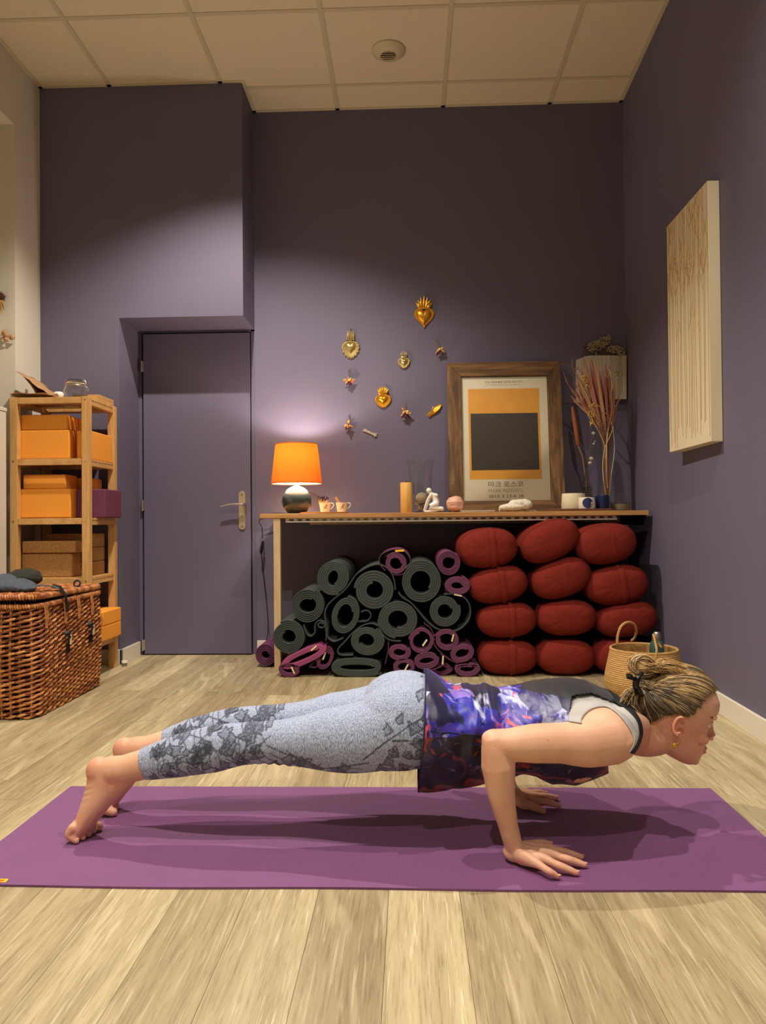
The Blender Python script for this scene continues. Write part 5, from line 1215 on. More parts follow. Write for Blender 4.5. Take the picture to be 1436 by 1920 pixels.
b = B(); y1 = at(16, 1648.5, z=MT).y; b.prism([(lx0+.01, y1-.016), (at(8, 1651, z=MT).x, y1-.012), (at(10, 1650.5, z=MT).x, y1-.004), (lx0+.01, y1-.005)], MT+.0008, MT+.0012, lambda u, v, d: (u, v, d)); obj('stripe', b, mat('patch_orange', (236, 96, 40), .5), lbp)
b = B(); b.prism([(lx0+.01, y1-.024), (at(3, 1654, z=MT).x, y1-.022), (at(6, 1652, z=MT).x, y1-.017), (lx0+.01, y1-.018)], MT+.0008, MT+.0012, lambda u, v, d: (u, v, d)); obj('stripe', b, mat('patch_red', (206, 50, 40), .5), lbp)

# ---------------------------------------------------------------- the person
MY = 1.90
def loft(b, pts, ra, rb, ref=(0, 1, 0), n=20, caps=(1, 1), k=4):
    """tube of elliptic section: ra along ref, rb across it"""
    P_ = smoothpath(pts, k); m = len(P_); ts = np.linspace(0, len(pts)-1, m)
    A = list(np.interp(ts, range(len(pts)), ra)); Bq = list(np.interp(ts, range(len(pts)), rb)); ref = Vector(ref)
    d0 = (P_[0]-P_[1]).normalized(); d1 = (P_[-1]-P_[-2]).normalized(); L_ = []
    if caps[0]: L_ += [(P_[0]+d0*min(A[0], Bq[0])*s*caps[0], A[0]*c, Bq[0]*c) for s, c in ((1, .05), (.87, .5), (.5, .87))]
    L_ += list(zip(P_, A, Bq))
    if caps[1]: L_ += [(P_[-1]+d1*min(A[-1], Bq[-1])*s*caps[1], A[-1]*c, Bq[-1]*c) for s, c in ((.5, .87), (.87, .5), (1, .05))]
    vs = []; m = len(L_)
    for i, (p, a, q) in enumerate(L_):
        t_ = (L_[min(i+1, m-1)][0]-L_[max(i-1, 0)][0]).normalized(); u = (ref-t_*ref.dot(t_)).normalized(); w = t_.cross(u)
        for j in range(n): th = 2*PI*j/n; vs.append(p+u*a*math.cos(th)+w*q*math.sin(th))
    b.add(vs, [(i*n+j, i*n+(j+1) % n, (i+1)*n+(j+1) % n, (i+1)*n+j) for i in range(m-1) for j in range(n)]+[tuple(range(n))[::-1], tuple((m-1)*n+j for j in range(n))])
def A_(px, py, y): return at(px, py, y=y)
def fromw(p, dy): return Vector((p.x, p.y+dy, p.z))
def voxelize(b, vox, name):
    me = bpy.data.meshes.new(name); me.from_pydata([tuple(v) for v in b.v], [], b.f); me.update()
    bm = bmesh.new(); bm.from_mesh(me); bmesh.ops.recalc_face_normals(bm, faces=bm.faces); bm.to_mesh(me); bm.free()
    o = bpy.data.objects.new(name, me); COL.objects.link(o)
    md = o.modifiers.new('r', 'REMESH'); md.mode = 'VOXEL'; md.voxel_size = vox; md.adaptivity = 0
    dg = bpy.context.evaluated_depsgraph_get(); m2 = bpy.data.meshes.new_from_object(o.evaluated_get(dg)); bpy.data.objects.remove(o); m2.name = name
    return m2
def getco(me): a = np.empty(len(me.vertices)*3); me.vertices.foreach_get('co', a); return a.reshape(-1, 3)
def setco(me, a): me.vertices.foreach_set('co', a.ravel()); me.update()
def relax(me, wfun, iters):
    co = getco(me); e = np.empty(len(me.edges)*2, int); me.edges.foreach_get('vertices', e); e = e.reshape(-1, 2); n = len(co)
    deg = np.bincount(e.ravel(), minlength=n).clip(1); w = wfun(co)[:, None]
    for it in range(iters):
        for lam in (.6, -.3):
            s = np.stack([np.bincount(e[:, 0], co[e[:, 1], k], n)+np.bincount(e[:, 1], co[e[:, 0], k], n) for k in range(3)], 1)/deg[:, None]
            co = co+(s-co)*w*lam
    setco(me, co); return co
def linkmesh(name, me, m, parent, label=None):
    me.materials.clear()
    for mm in (m if isinstance(m, (list, tuple)) else [m]): me.materials.append(mm)
    co = getco(me); off = np.array(wloc(parent)) if parent is not None else 0; setco(me, co-off)
    me.polygons.foreach_set('use_smooth', [True]*len(me.polygons))
    o = bpy.data.objects.new(name, me); COL.objects.link(o); o.parent = parent
    if label: o['label'] = label
    return o
def project(co):
    c = (co-np.array([0, 0, EYE])) @ RW; return np.stack([718+FOC*c[:, 0]/c[:, 2], 960+FOC*c[:, 1]/c[:, 2]], 1)

# torso profile, from the hips to the base of the neck, on the midline
tx_px = [700, 740, 780, 830, 880, 930, 980, 1030, 1070, 1110, 1150, 1180]
t_top = [1304, 1284, 1270, 1282, 1297, 1297, 1291, 1283, 1279, 1284, 1306, 1332]
t_bot = [1436, 1440, 1432, 1420, 1412, 1412, 1420, 1442, 1448, 1434, 1416, 1408]
t_hw = [.120, .150, .160, .142, .126, .124, .134, .146, .150, .146, .120, .080]
TXw = [A_(x, 1350, MY).x for x in tx_px]; TTz = [A_(x, y, MY).z for x, y in zip(tx_px, t_top)]; TBz = [A_(x, y, MY).z for x, y in zip(tx_px, t_bot)]
def tors(X):
    return np.interp(X, TXw, TTz), np.interp(X, TXw, TBz), np.interp(X, TXw, t_hw)
# --- shared leg description (near leg; the far one is the same, 17 cm away)
leg_px = [(225, 1445), (270, 1433), (330, 1418), (400, 1404), (450, 1395), (490, 1392), (525, 1391), (565, 1390), (610, 1387), (655, 1385), (700, 1378), (750, 1362)]
leg_rz = [.034, .0365, .049, .0545, .049, .048, .051, .058, .072, .079, .083, .092]
leg_ry = [.030, .033, .047, .052, .049, .048, .051, .059, .070, .078, .084, .090]
YN, YF = 1.825, 1.995
legpts = [A_(x, y, YN+.010*(1-k/11)) for k, (x, y) in enumerate(leg_px)]
def hips(b, g=0.0):
    for y in (YN+.005, YF-.015):
        c = A_(757, 1350, YN); c.y = y; b.ellipsoid((c.x, y, c.z+.003), (.110+g, .085+g, .082+g), 28, 18)
        b.ellipsoid((A_(768, 1340, MY).x, y+(.02 if y < MY else -.02), A_(768, 1334, MY).z), (.088+g, .075+g, .060+g), 28, 18)
    X0, X1 = TXw[1], TXw[5]; pts = []; ra = []; rb = []
    for X in np.linspace(X0, X1, 6):
        t_, b_, w = tors(X); pts.append(Vector((X, MY-.003, (t_+b_)/2))); ra.append(w+g-.002); rb.append((t_-b_)/2+g-.002)
    loft(b, pts, ra, rb)
# --- leggings
lg = B()
for dy in (0, YF-YN): loft(lg, [fromw(p, dy) for p in legpts[1:]], [r+.0015 for r in leg_ry[1:]], [r+.0015 for r in leg_rz[1:]], caps=(0, 1), n=28)
hips(lg, .003)
person = thing('person', 'woman in grey leggings and bright print vest holding a low plank on the mat', 'person', (0, MY, MT))
lgm = voxelize(lg, .0026, 'leggings')
kn = A_(520, 1400, YN).x
relax(lgm, lambda co: np.where(co[:, 0] < A_(290, 1400, YN).x, 0.0, 1.0)*.9, 14)
co = getco(lgm)
# knee creases and slight cloth gathers
cx = co[:, 0]; bn = (cx-kn)
under = np.clip((A_(520, 1405, YN).z-co[:, 2])/.03, 0, 1)
co[:, 2] -= .0022*np.sin(bn*260)*np.exp(-(bn/.045)**2)*under
setco(lgm, co); pj = project(co)
ink_ = np.zeros(len(co)); rnd = random.Random(77)
px_ = 768+(cx/ (YN/1420)); # side-plane pixel coordinates, alike for both legs
zc = (EYE-co[:, 2]); py_ = 979+zc*1420/YN
low = [(500, 1392), (560, 1408), (620, 1424), (680, 1418), (730, 1396), (770, 1350), (812, 1290)]
def below(x): return np.interp(x, [q[0] for q in low], [q[1] for q in low])
fans = []
for k in range(420):
    x = rnd.uniform(292, 812); y = rnd.uniform(1330, 1462)
    if x > 500 and y < below(x)+2: continue
    if any((x-f[0])**2+(y-f[1])**2 < (12.5 if x < 520 else 14)**2 for f in fans): continue
    fans.append((x, y, rnd.uniform(13, 25), rnd.uniform(0, 2*PI), rnd.uniform(.5, .85), rnd.uniform(.5, 1.0)))
fans += [(776, 1292, 14, .5, .7, .5), (752, 1322, 18, 2.0, .5, .6), (735, 1352, 16, 3.3, .7, .5)]
def seg_d(x, y, x0, y0, x1, y1):
    dx, dy = x1-x0, y1-y0; t_ = np.clip(((x-x0)*dx+(y-y0)*dy)/(dx*dx+dy*dy), 0, 1); return np.hypot(x-x0-t_*dx, y-y0-t_*dy)
for (fx, fy, R0, an, sp_, dk) in fans:
    dx, dy = px_-fx, py_-fy; r = np.hypot(dx, dy); m_ = r < R0*1.6
    a = np.angle(np.exp(1j*(np.arctan2(dy, dx)-an))); Rr = R0*(1+.10*np.cos(a*9))
    inside = (r < Rr) & (np.abs(a) < sp_) & (r > 1)
    rays = .45+.55*(np.cos(a*34/sp_*.6) > -.1)
    ink_ = np.where(inside, np.maximum(ink_, dk*rays), ink_)
    edge = ((np.abs(r-Rr) < 1.3) & (np.abs(a) < sp_)) | ((np.abs(np.abs(a)-sp_)*r < 1.4) & (r < Rr))
    ink_ = np.where(edge, np.maximum(ink_, .8), ink_)
    ex, ey = fx-math.cos(an+.15)*R0*1.1, fy-math.sin(an+.15)*R0*1.1
    if fx < 700: ink_ = np.where(seg_d(px_, py_, fx, fy, ex, ey) < 1.1, np.maximum(ink_, .75), ink_)
for q0, q1 in zip([(505, 1388), (540, 1402), (575, 1412), (620, 1426), (680, 1406), (720, 1372), (760, 1345), (760, 1345), (735, 1368)], [(540, 1402), (575, 1412), (605, 1430), (690, 1412), (720, 1372), (760, 1345), (806, 1322), (798, 1366), (790, 1370)]):
    ink_ = np.where(seg_d(px_, py_, *q0, *q1) < 1.5, np.maximum(ink_, .8), ink_)
lo_ = (px_ < 284) | (px_ > 2000)
cuffx = A_(278, 1433, YN).x
at_ = lgm.attributes.new('ink', 'FLOAT', 'POINT'); at_.data.foreach_set('value', np.where(cx < cuffx+.008, 0, ink_).astype(float))
lgmat, nt, b_ = newmat('leggings_heather'); b_.inputs['Roughness'].default_value = .85; b_.inputs['Sheen Weight'].default_value = .2; b_.inputs['Specular IOR Level'].default_value = .15
n1 = noise(nt, coords(nt, (700, 500, 130), False), 1.0, 3, .65); n2 = noise(nt, coords(nt, (1, 1, 1), False), 60, 2)
base = ramp(nt, n1, [(.36, lin((92, 102, 128))), (.5, lin((156, 168, 194))), (.64, lin((196, 208, 230)))])
a_ = nt.nodes.new('ShaderNodeAttribute'); a_.attribute_name = 'ink'
mu = nt.nodes.new('ShaderNodeMath'); mu.operation = 'MULTIPLY'; nt.links.new(a_.outputs['Fac'], mu.inputs[0]); mu.inputs[1].default_value = .98
nt.links.new(mixc(nt, mu.outputs[0], base, lin((36, 38, 50))), b_.inputs['Base Color']); bump(nt, b_, n1, .25, .0006)
leg_o = linkmesh('leggings', lgm, lgmat, person)
# --- skin: one continuous body
sk_ = B()
for dy in (0, YF-YN): loft(sk_, [fromw(p, dy) for p in legpts], [r-.003 if i > 1 else r for i, r in enumerate(leg_ry)], [r-.003 if i > 1 else r for i, r in enumerate(leg_rz)], n=24)
hips(sk_, -.004)
def torsoloft(b, g=0, X0=TXw[1], X1=TXw[-1]):
    pts, ra, rb = [], [], []
    for X in np.linspace(X0, X1, 14):
        t_, b_, w = tors(X); pts.append(Vector((X, MY, (t_+b_)/2))); ra.append(w+g); rb.append((t_-b_)/2+g)
    loft(b, pts, ra, rb, n=32, caps=(.6, .5))
torsoloft(sk_, -.004)
for s in (-1, 1): sk_.ellipsoid((A_(1062, 1400, MY).x, MY+s*.066, A_(1062, 1418, MY).z), (.062, .058, .040), 24, 14)   # chest
# neck
loft(sk_, [A_(1130, 1352, MY), A_(1175, 1366, MY), A_(1215, 1377, MY+.004), A_(1250, 1366, MY+.010)], [.075, .060, .052, .052], [.066, .058, .054, .052], n=24)
for s in (-1, 1): loft(sk_, [Vector((A_(1150, 1330, MY).x, MY+s*.10, A_(1150, 1336, MY).z)), Vector((A_(1185, 1345, MY).x, MY+s*.045, A_(1185, 1352, MY).z))], [.045, .032], [.035, .03], n=16)  # trapezius
# arms
def arm(b, sgn):
    f = (lambda x, y, yy: A_(x, y, yy)) if sgn < 0 else (lambda x, y, yy: Vector((A_(x, y, yy).x, 2*MY-yy, A_(x, y, yy).z)))
    sh_, el = f(1138, 1385, 1.750), f(938, 1392, 1.700)
    pts = [f(1108, 1372, 1.785), f(1152, 1387, 1.745), f(1100, 1394, 1.728), f(1050, 1393, 1.716), f(1000, 1394, 1.706), f(955, 1396, 1.701), f(930, 1393, 1.70)]
    loft(b, pts[1:], [.044, .047, .043, .040, .036, .032], [.055, .053, .0445, .043, .0355, .031], n=22)
    loft(b, [f(1092, 1360, 1.80), f(1135, 1372, 1.762), f(1157, 1391, 1.748)], [.062, .054, .044], [.052, .055, .050], n=22)
    wr = f(964, 1590, 1.722) if sgn < 0 else Vector((A_(958, 1500, 2.075).x, 2.085, .040))
    e2 = f(926, 1391, 1.700)
    b.ellipsoid(f(918, 1386, 1.700), (.019, .021, .019), 16, 10)
    p1 = f(934, 1435, 1.702); p2 = f(940, 1490, 1.706); p3 = f(952, 1545, 1.712)
    if sgn > 0:
        p1, p2, p3 = (e2.lerp(wr, .22), e2.lerp(wr, .5), e2.lerp(wr, .78))
    loft(b, [e2, p1, p2, p3, wr], [.034, .042, .036, .029, .030], [.028, .0385, .0305, .0225, .0205], n=22)
    return wr
wrN = arm(sk_, -1); wrF = arm(sk_, 1)
fingers = []
def hand(b, wr, chains, thumb, palm_w):
    mc = []
    for ci, (m_, pi_, tp_) in enumerate(chains):
        M_ = at(*m_, z=.027); P1_ = at(*pi_, z=.0235); T_ = at(*tp_, z=.0125); D_ = P1_.lerp(T_, .58); D_.z = .0175
        W_ = Vector((wr.x+(M_.x-wr.x)*.12, wr.y+(M_.y-wr.y)*.40, .031)); sc = (1, 1.03, 1, .86)[ci] if len(chains) == 4 else 1
        loft(b, [W_, W_.lerp(M_, .55), M_, M_.lerp(P1_, .5), P1_, D_, T_], [.012, .0115, .0112*sc, .0092*sc, .0094*sc, .0082*sc, .0070*sc], [.017, .0145, .0118*sc, .0092*sc, .0092*sc, .0080*sc, .0066*sc], ref=(0, 0, 1) if False else (-(T_-M_).y, (T_-M_).x, 0), n=14)
        mc.append(M_); fingers.append((P1_, T_, .0070*sc))
    c = sum(mc, Vector())/len(mc); pc = Vector(((wr.x*.5+c.x*.5), (wr.y*.5+c.y*.5), MT+.0145))
    d = (c-wr); d.z = 0; an = math.atan2(d.y, d.x)
    b.ellipsoid(pc, (d.length*.60, palm_w, .0145), 24, 12, rot=Matrix.Rotation(an, 3, 'Z'))
    b.ellipsoid(Vector((wr.x+.004, wr.y, .026)), (.030, .029, .021), 18, 12)
    R_, C_, I_, T_ = [at(*q[:2], z=q[2]) for q in thumb]
    loft(b, [Vector((wr.x, wr.y, .03)).lerp(R_, .4), R_, C_, I_, T_], [.015, .014, .0115, .0105, .0078], [.016, .015, .0115, .010, .0072], ref=(0, 0, 1), n=14); fingers.append((I_, T_, .0085))
hand(sk_, wrN, [((1026, 1591), (1056, 1597), (1090, 1607)), ((1032, 1602), (1066, 1612), (1096, 1622)), ((1022, 1612), (1050, 1624), (1081, 1637)), ((1008, 1620), (1030, 1634), (1046, 1644))],
     [(985, 1588, .024), (1002, 1584, .020), (1018, 1582, .018), (1032, 1584, .013)], .036)
hand(sk_, wrF, [((1000, 1501), (1028, 1505), (1049, 1511)), ((998, 1492), (1022, 1493), (1043, 1496)), ((990, 1487), (1008, 1486), (1023, 1488)), ((978, 1484), (983, 1482), (986, 1481.5))],
     [(980, 1507, .026), (993, 1510, .022), (1006, 1515, .018), (1019, 1521, .013)], .034)
# feet: up on bent toes
def foot(b, yc, sgn):
    q = lambda x, y: A_(x, y, 1.835)
    S = lambda x, y, dy=0: Vector((q(x, y).x, yc+dy, q(x, y).z))
    loft(b, [S(232, 1444), S(208, 1446), S(190, 1447)], [.031, .030, .026], [.035, .036, .031], n=20)
    b.ellipsoid(S(184, 1446), (.031, .028, .034), 20, 14)
    loft(b, [S(197, 1448), S(193, 1474), S(182, 1499), S(169, 1523), S(158, 1545), S(150, 1558)], [.028, .030, .034, .039, .043, .044], [.039, .043, .036, .028, .022, .018], n=22)
    loft(b, [S(238, 1450), S(222, 1466), S(204, 1486)], [.026, .026, .024], [.030, .030, .026], n=16)
    for s in (-1, 1): b.ellipsoid(S(224, 1459, s*.0185), (.016, .010, .014), 12, 8)      # ankle bones
    for k in range(5):
        u = k/4; off = sgn*(-.037+.074*u); r = (.0082, .0085, .0088, .0092, .0128)[k]; ln = (.020, .026, .030, .031, .034)[k]
        m_ = S(148, 1556, off*.95); m_.z = max(m_.z, .042); kx = m_.x-.004
        k1 = Vector((kx-.006+.002*k, yc+off*1.05, MT+r+.013)); k2 = Vector((k1.x+ln*.45, k1.y, MT+r+.006)); k3 = Vector((k1.x+ln, k1.y-sgn*.001, MT+r*.92))
        loft(b, [m_, k1, k2, k3], [r*1.5, r*1.12, r, r*.92], [r*1.5, r*1.15, r, r*.88], n=12); toes.append((k2, k3, r))
toes = []
foot(sk_, 1.838, 1); foot(sk_, 2.006, -1)
# head
HC = A_(1261, 1347, MY+.010); yaw, pit = math.radians(-2), math.radians(18)
HS = 1.05
HR = Matrix.Rotation(yaw, 3, 'Z') @ Matrix.Rotation(pit, 3, 'Y')
hw = lambda x, y, z: HC+HR @ Vector((x, y, z))*HS
hs = [(-.103, .068, .038, .018), (-.097, .079, .012, .031), (-.087, .084, -.012, .042), (-.072, .086, -.035, .051), (-.052, .0865, -.055, .058), (-.03, .083, -.072, .0645), (-.01, .081, -.084, .069), (.01, .080, -.091, .072), (.03, .087, -.096, .0745), (.05, .092, -.097, .0755), (.07, .089, -.093, .072), (.09, .074, -.078, .061), (.105, .048, -.052, .043), (.114, .018, -.022, .020)]
hs = [(h[0]*.87 if h[0] < 0 else h[0], *h[1:]) for h in hs]
hz_ = [h[0] for h in hs]
def headpt(z, a, g=0):
    xf, xb, w = [np.interp(z, hz_, [h[k] for h in hs]) for k in (1, 2, 3)]; xm = (xf*.42+xb*.58); c, s = math.cos(a), math.sin(a)
    x = xm+((xf-xm) if c > 0 else (xm-xb))*math.copysign(abs(c)**(.86 if c > 0 else 1), c); y = w*math.copysign(abs(s)**.92, s)*(1-.10*max(c, 0)**2)
    d = Vector((x-xm, y, z*.6)); 
    if g: d.normalize(); return Vector((x, y, z))+d*g
    return Vector((x, y, z))
vs = []; n = 40; zz = np.linspace(-.0896, .1155, 40)
for z in zz: vs += [hw(*headpt(min(z, .114), 2*PI*j/n)*1) if z < .1145 else hw(.0+.01*math.cos(2*PI*j/n), .01*math.sin(2*PI*j/n), .117) for j in range(n)]
sk_.add(vs, [(i*n+j, i*n+(j+1) % n, (i+1)*n+(j+1) % n, (i+1)*n+j) for i in range(39) for j in range(n)]+[tuple(range(n))[::-1], tuple(39*n+j for j in range(n))])
loft(sk_, [hw(.078, 0, .032), hw(.081, 0, .016), hw(.084, 0, .001), hw(.0865, 0, -.010)], [.007, .0072, .0082, .0092], [.009, .0105, .0150, .0215], ref=tuple(HR @ Vector((0, 1, 0))), n=14)
for s in (-1, 1):
    sk_.ellipsoid(hw(.092, s*.0095, -.0155), (.009, .0065, .006), 12, 8, rot=HR)
    sk_.ellipsoid(hw(.070, s*.030, .036), (.014, .022, .006), 14, 8, rot=HR)     # brow
    sk_.ellipsoid(hw(.060, s*.042, -.018), (.018, .016, .016), 14, 8, rot=HR)    # cheek bone
    # ear
    loft(sk_, [hw(-.012+.0105*math.cos(a), s*(.076+.0045*math.cos(a*.5)**2+(.005 if math.cos(a) < 0 else 0)), .001+.020*math.sin(a)) for a in np.linspace(-.9, -2*PI+1.2, 12)][::1], [.004]*12, [.0042]*12, ref=tuple(HR @ Vector((0, 1, 0))), n=8, k=2)
    sk_.ellipsoid(hw(-.014, s*.073, .0), (.009, .0045, .016), 14, 10, rot=HR)
    sk_.ellipsoid(hw(-.010, s*.0765, -.019), (.0055, .0038, .006), 12, 8, rot=HR)  # lobe
    sk_.ellipsoid(hw(-.001, s*.0765, .0), (.004, .004, .006), 10, 8, rot=HR)
sk_.ellipsoid(hw(.088, 0, -.041), (.006, .019, .0055), 14, 8, rot=HR); sk_.ellipsoid(hw(.087, 0, -.052), (.007, .017, .006), 14, 8, rot=HR)
sk_.ellipsoid(hw(.076, 0, -.077), (.012, .017, .012), 14, 10, rot=HR)
skm = voxelize(sk_, .0027, 'skin')
hxw, fingx = A_(1225, 1400, MY).x, A_(975, 1590, 1.7).x
def wsk(co):
    w = np.full(len(co), .95); hand_ = (co[:, 2] < .052) & (co[:, 0] > 0); w[hand_] = .42
    w[co[:, 0] > hxw] = .30; w[(co[:, 2] < .07) & (co[:, 0] < -.5)] = .40
    w[(co[:, 0] < A_(290, 1400, YN).x) & (co[:, 2] >= .07)] = .8
    return w
co = relax(skm, wsk, 12)
pq = project(co); lowf = (co[:, 0] < A_(215, 1450, 1.83).x)
px0_ = 768+(co[:, 0]/(1.835/1420)); py0_ = 981+(EYE-co[:, 2])*1420/1.835
wr_ = np.exp(-((py0_-1478)/22)**2)*np.clip((196-px0_)/26, 0, 1)*lowf; co[:, 0] += .0011*np.sin(py0_*.62+px0_*.25)*wr_
tn_ = np.exp(-((py0_-1535)/22)**2)*lowf*np.clip((px0_-150)/18, 0, 1); co[:, 0] += .0011*np.cos((co[:, 1])*420)*tn_
co[:, 2] = np.maximum(co[:, 2], MT+.0004); setco(skm, co)
# tint: redder heels, toes, finger joints, elbow, ear and face
ti = np.zeros(len(co))
def blob(c, r, s): 
    global ti
    d = np.linalg.norm(co-np.array(c), axis=1); ti = np.maximum(ti, s*np.exp(-(d/r)**2))
for yc in (1.838, 2.006):
    blob((A_(172, 1440, 1.835).x, yc, A_(172, 1440, 1.835).z), .035, .9); blob((A_(218, 1462, 1.835).x, yc-.03, A_(218, 1462, 1.835).z), .022, .55); blob((A_(150, 1570, 1.835).x, yc, .03), .045, .7)
for (p_, t_, r) in fingers: blob(t_, .012, .5); blob(p_, .010, .35)
blob(A_(920, 1388, 1.7), .03, .35); blob(hw(.03, -.075, -.02), .06, .6); blob(hw(.105, 0, -.015), .022, .9); blob(hw(-.012, -.08, 0), .03, .75); blob(hw(.06, -.04, -.06), .06, .55); blob(A_(1215, 1390, MY-.05), .05, .5)
a_ = skm.attributes.new('flush', 'FLOAT', 'POINT'); a_.data.foreach_set('value', ti.astype(float))
skin_mat, nt, b_ = newmat('skin'); b_.inputs['Roughness'].default_value = .48; b_.inputs['Subsurface Weight'].default_value = .18; b_.inputs['Subsurface Radius'].default_value = (.010, .004, .002); b_.inputs['Subsurface Scale'].default_value = 1; b_.inputs['Specular IOR Level'].default_value = .4
v = coords(nt, (1, 1, 1), False); n1 = noise(nt, v, 14, 4); n2 = noise(nt, v, 75, 2, .4)
c_ = ramp(nt, n1, [(.3, lin((216, 164, 132))), (.7, lin((230, 184, 152)))])
a_ = nt.nodes.new('ShaderNodeAttribute'); a_.attribute_name = 'flush'; mu = nt.nodes.new('ShaderNodeMath'); mu.operation = 'MULTIPLY'; nt.links.new(a_.outputs['Fac'], mu.inputs[0]); mu.inputs[1].default_value = .75
c_ = mixc(nt, mu.outputs[0], c_, lin((212, 120, 92)))
fr_ = ramp(nt, n2, [(.74, (1, 1, 1)), (.79, (.62, .48, .38))]); c_ = mixc(nt, 1.0, c_, fr_, 'MULTIPLY'); nt.links.new(c_, b_.inputs['Base Color'])
n3 = noise(nt, v, 260, 3); bump(nt, b_, n3, .12, .0008)
body = linkmesh('body', skm, skin_mat, person)
nail = mat('fingernail', (226, 172, 146), .3)
for (p_, t_, r) in fingers:
    d = (t_-p_); d.z = 0; d.normalize(); c = t_+d*.001+Vector((0, 0, r*.72)); obj('fingernail', B().ellipsoid(c, (.0058, .0042, .0012), 12, 8, rot=Matrix.Rotation(math.atan2(d.y, d.x), 3, 'Z')), nail, body, smooth=True)
for (p_, t_, r) in toes:
    c = t_+Vector((.002, 0, r*.62)); obj('toenail', B().ellipsoid(c, (.0045, r*.55, .0018), 10, 6), nail, body, smooth=True)
# eyes, brows, lips
eyew, iris = mat('eye_white', (226, 216, 206), .15), mat('eye_iris', (70, 92, 96), .15)
browm = mat('eyebrow', (112, 78, 50), .9); lipm = mat('lips', (186, 100, 88), .4)
def surfx(y, z):
    best = min((abs(abs(headpt(z, a).y)-abs(y)), headpt(z, a).x) for a in np.linspace(0, PI/2, 90)); return best[1]
for s in (-1, 1):
    ex = surfx(.032, .0165)-.0075; lx_ = lambda y, z, o=0: hw(surfx(y, z)+o, s*y, z)
    e = B(); e.ellipsoid(hw(ex, s*.032, .0165), (.0105, .0125, .0075), 18, 12, rot=HR); eo = obj('eye', e, eyew, body, smooth=True)
    obj('iris', B().ellipsoid(hw(ex+.0092, s*.0315, .0165), (.0022, .0050, .0050), 14, 8, rot=HR), iris, eo, smooth=True)
    obj('eyelid', B().tube(smoothpath([lx_(.0455, .0150, -.001), lx_(.040, .0215, .0005), lx_(.032, .0238, .0008), lx_(.022, .018, 0)], 5), .0030, 8), skin_mat, eo, smooth=True)
    obj('lower_lid', B().tube(smoothpath([lx_(.0455, .0145, -.001), lx_(.040, .0108, 0), lx_(.032, .0094, 0), lx_(.022, .013, 0)], 5), .0024, 8), skin_mat, eo, smooth=True)
    b = B(); rnd = random.Random(9)
    for k in range(30):
        u = k/29; y = .014+.034*u; z = .034+.005*math.sin(PI*u*.85); b.tube([lx_(y, z, .0022), lx_(y+.007, z+.001, .0018)], [.0011, .0004], 4)
    o = obj('eyebrow', b, browm, body); o['kind'] = 'stuff'
b = B()
for zz0, r in ((-.0425, .0030), (-.0510, .0036)): b.tube(smoothpath([hw(.078, -.021, -.047), hw(.0885, -.010, zz0), hw(.0925, 0, zz0), hw(.0885, .010, zz0), hw(.078, .021, -.047)], 5), [.0008]+[r*math.sin(PI*(k+1)/22)**.5 for k in range(19)]+[.0008], 8)
obj('lips', b, lipm, body, smooth=True)
er = obj('earring', B().tube([hw(-.009, -.083, -.024), hw(-.003, -.083, -.029), hw(-.001, -.083, -.035), hw(-.006, -.083, -.040)], .0011, 6), gold, person, smooth=True)
obj('pendant', B().ellipsoid(hw(-.008, -.083, -.045), (.0045, .0022, .0058), 12, 8, rot=HR), gold, er, smooth=True)
obj('pearl_stud', B().ellipsoid(hw(-.011, -.0825, -.020), (.0026,)*3, 10, 8), mat('pearl', (238, 224, 206), .2), person, smooth=True)

# --- print vest
VXpx = [792, 800, 812, 830, 850, 875, 891, 914, 936, 975, 1000, 1030, 1070, 1100, 1140]
Vtop = [1257, 1259, 1266, 1279, 1287, 1284, 1295, 1288, 1293, 1287, 1280, 1276, 1273.5, 1278, 1296]
Vbot = [1480, 1479, 1478, 1478, 1478, 1472, 1470, 1466, 1458, 1446, 1447, 1462, 1463, 1453, 1436]
VW = [.172, .171, .168, .160, .152, .144, .140, .136, .136, .144, .149, .155, .158, .155, .130]
VX = [A_(x, 1350, MY).x for x in VXpx]; VT = [A_(x, y, MY).z for x, y in zip(VXpx, Vtop)]; VB = [A_(x, y, MY).z for x, y in zip(VXpx, Vbot)]
nx, na = 190, 220; vs = []; Xs = np.linspace(VX[0], VX[-1], nx)
uvs = []
for i, X in enumerate(Xs):
    t_, b_, w = np.interp(X, VX, VT), np.interp(X, VX, VB), np.interp(X, VX, VW); tt, tb, _ = tors(X)
    zc_ = (tt+tb)/2; u = (X-VX[0])/(VX[-1]-VX[0])
    for j in range(na):
        a = 2*PI*j/na; s, c = math.sin(a), math.cos(a)        # a = 0: near side, pi/2: up
        if s >= 0: z = zc_+(t_-zc_)*abs(s)**.95; y = w*c
        else:
            d = abs(s); z = zc_-(zc_-b_)*d**1.0; nar = 1-.42*max(0, (tb-b_)/.08)*d**2.2; y = w*math.copysign(abs(c)**.85, c)*nar
        amp = .0045*(1 if u < .62 else .5); side = abs(c)**.6
        wr = amp*(math.sin(X*95+s*4.5)*.5+math.sin(X*150+s*8+1.5)*.35+math.sin(X*60-s*11+2)*.5)*side
        hang = max(0, -s)*(1-u)*.010*math.sin(X*70+c*5+a*3)
        fold = .010*math.exp(-((X-A_(878, 1350, MY).x-.02*s)/.010)**2)*max(0, s+.5)+.009*math.exp(-((X-A_(914, 1350, MY).x+.01*s)/.009)**2)*max(0, s+.5)
        y2 = -(y+math.copysign(1, c)*(wr+hang+fold*side)); z2 = z+fold*.5*max(s, 0)
        xx = X-.012*math.sin(max(0, -s)*PI/2)*(1-u)+.008*(s if s > 0 else 0)*(1-u)
        vs.append((xx, MY+y2, z2))
vs_np = np.array(vs); pj = project(vs_np)
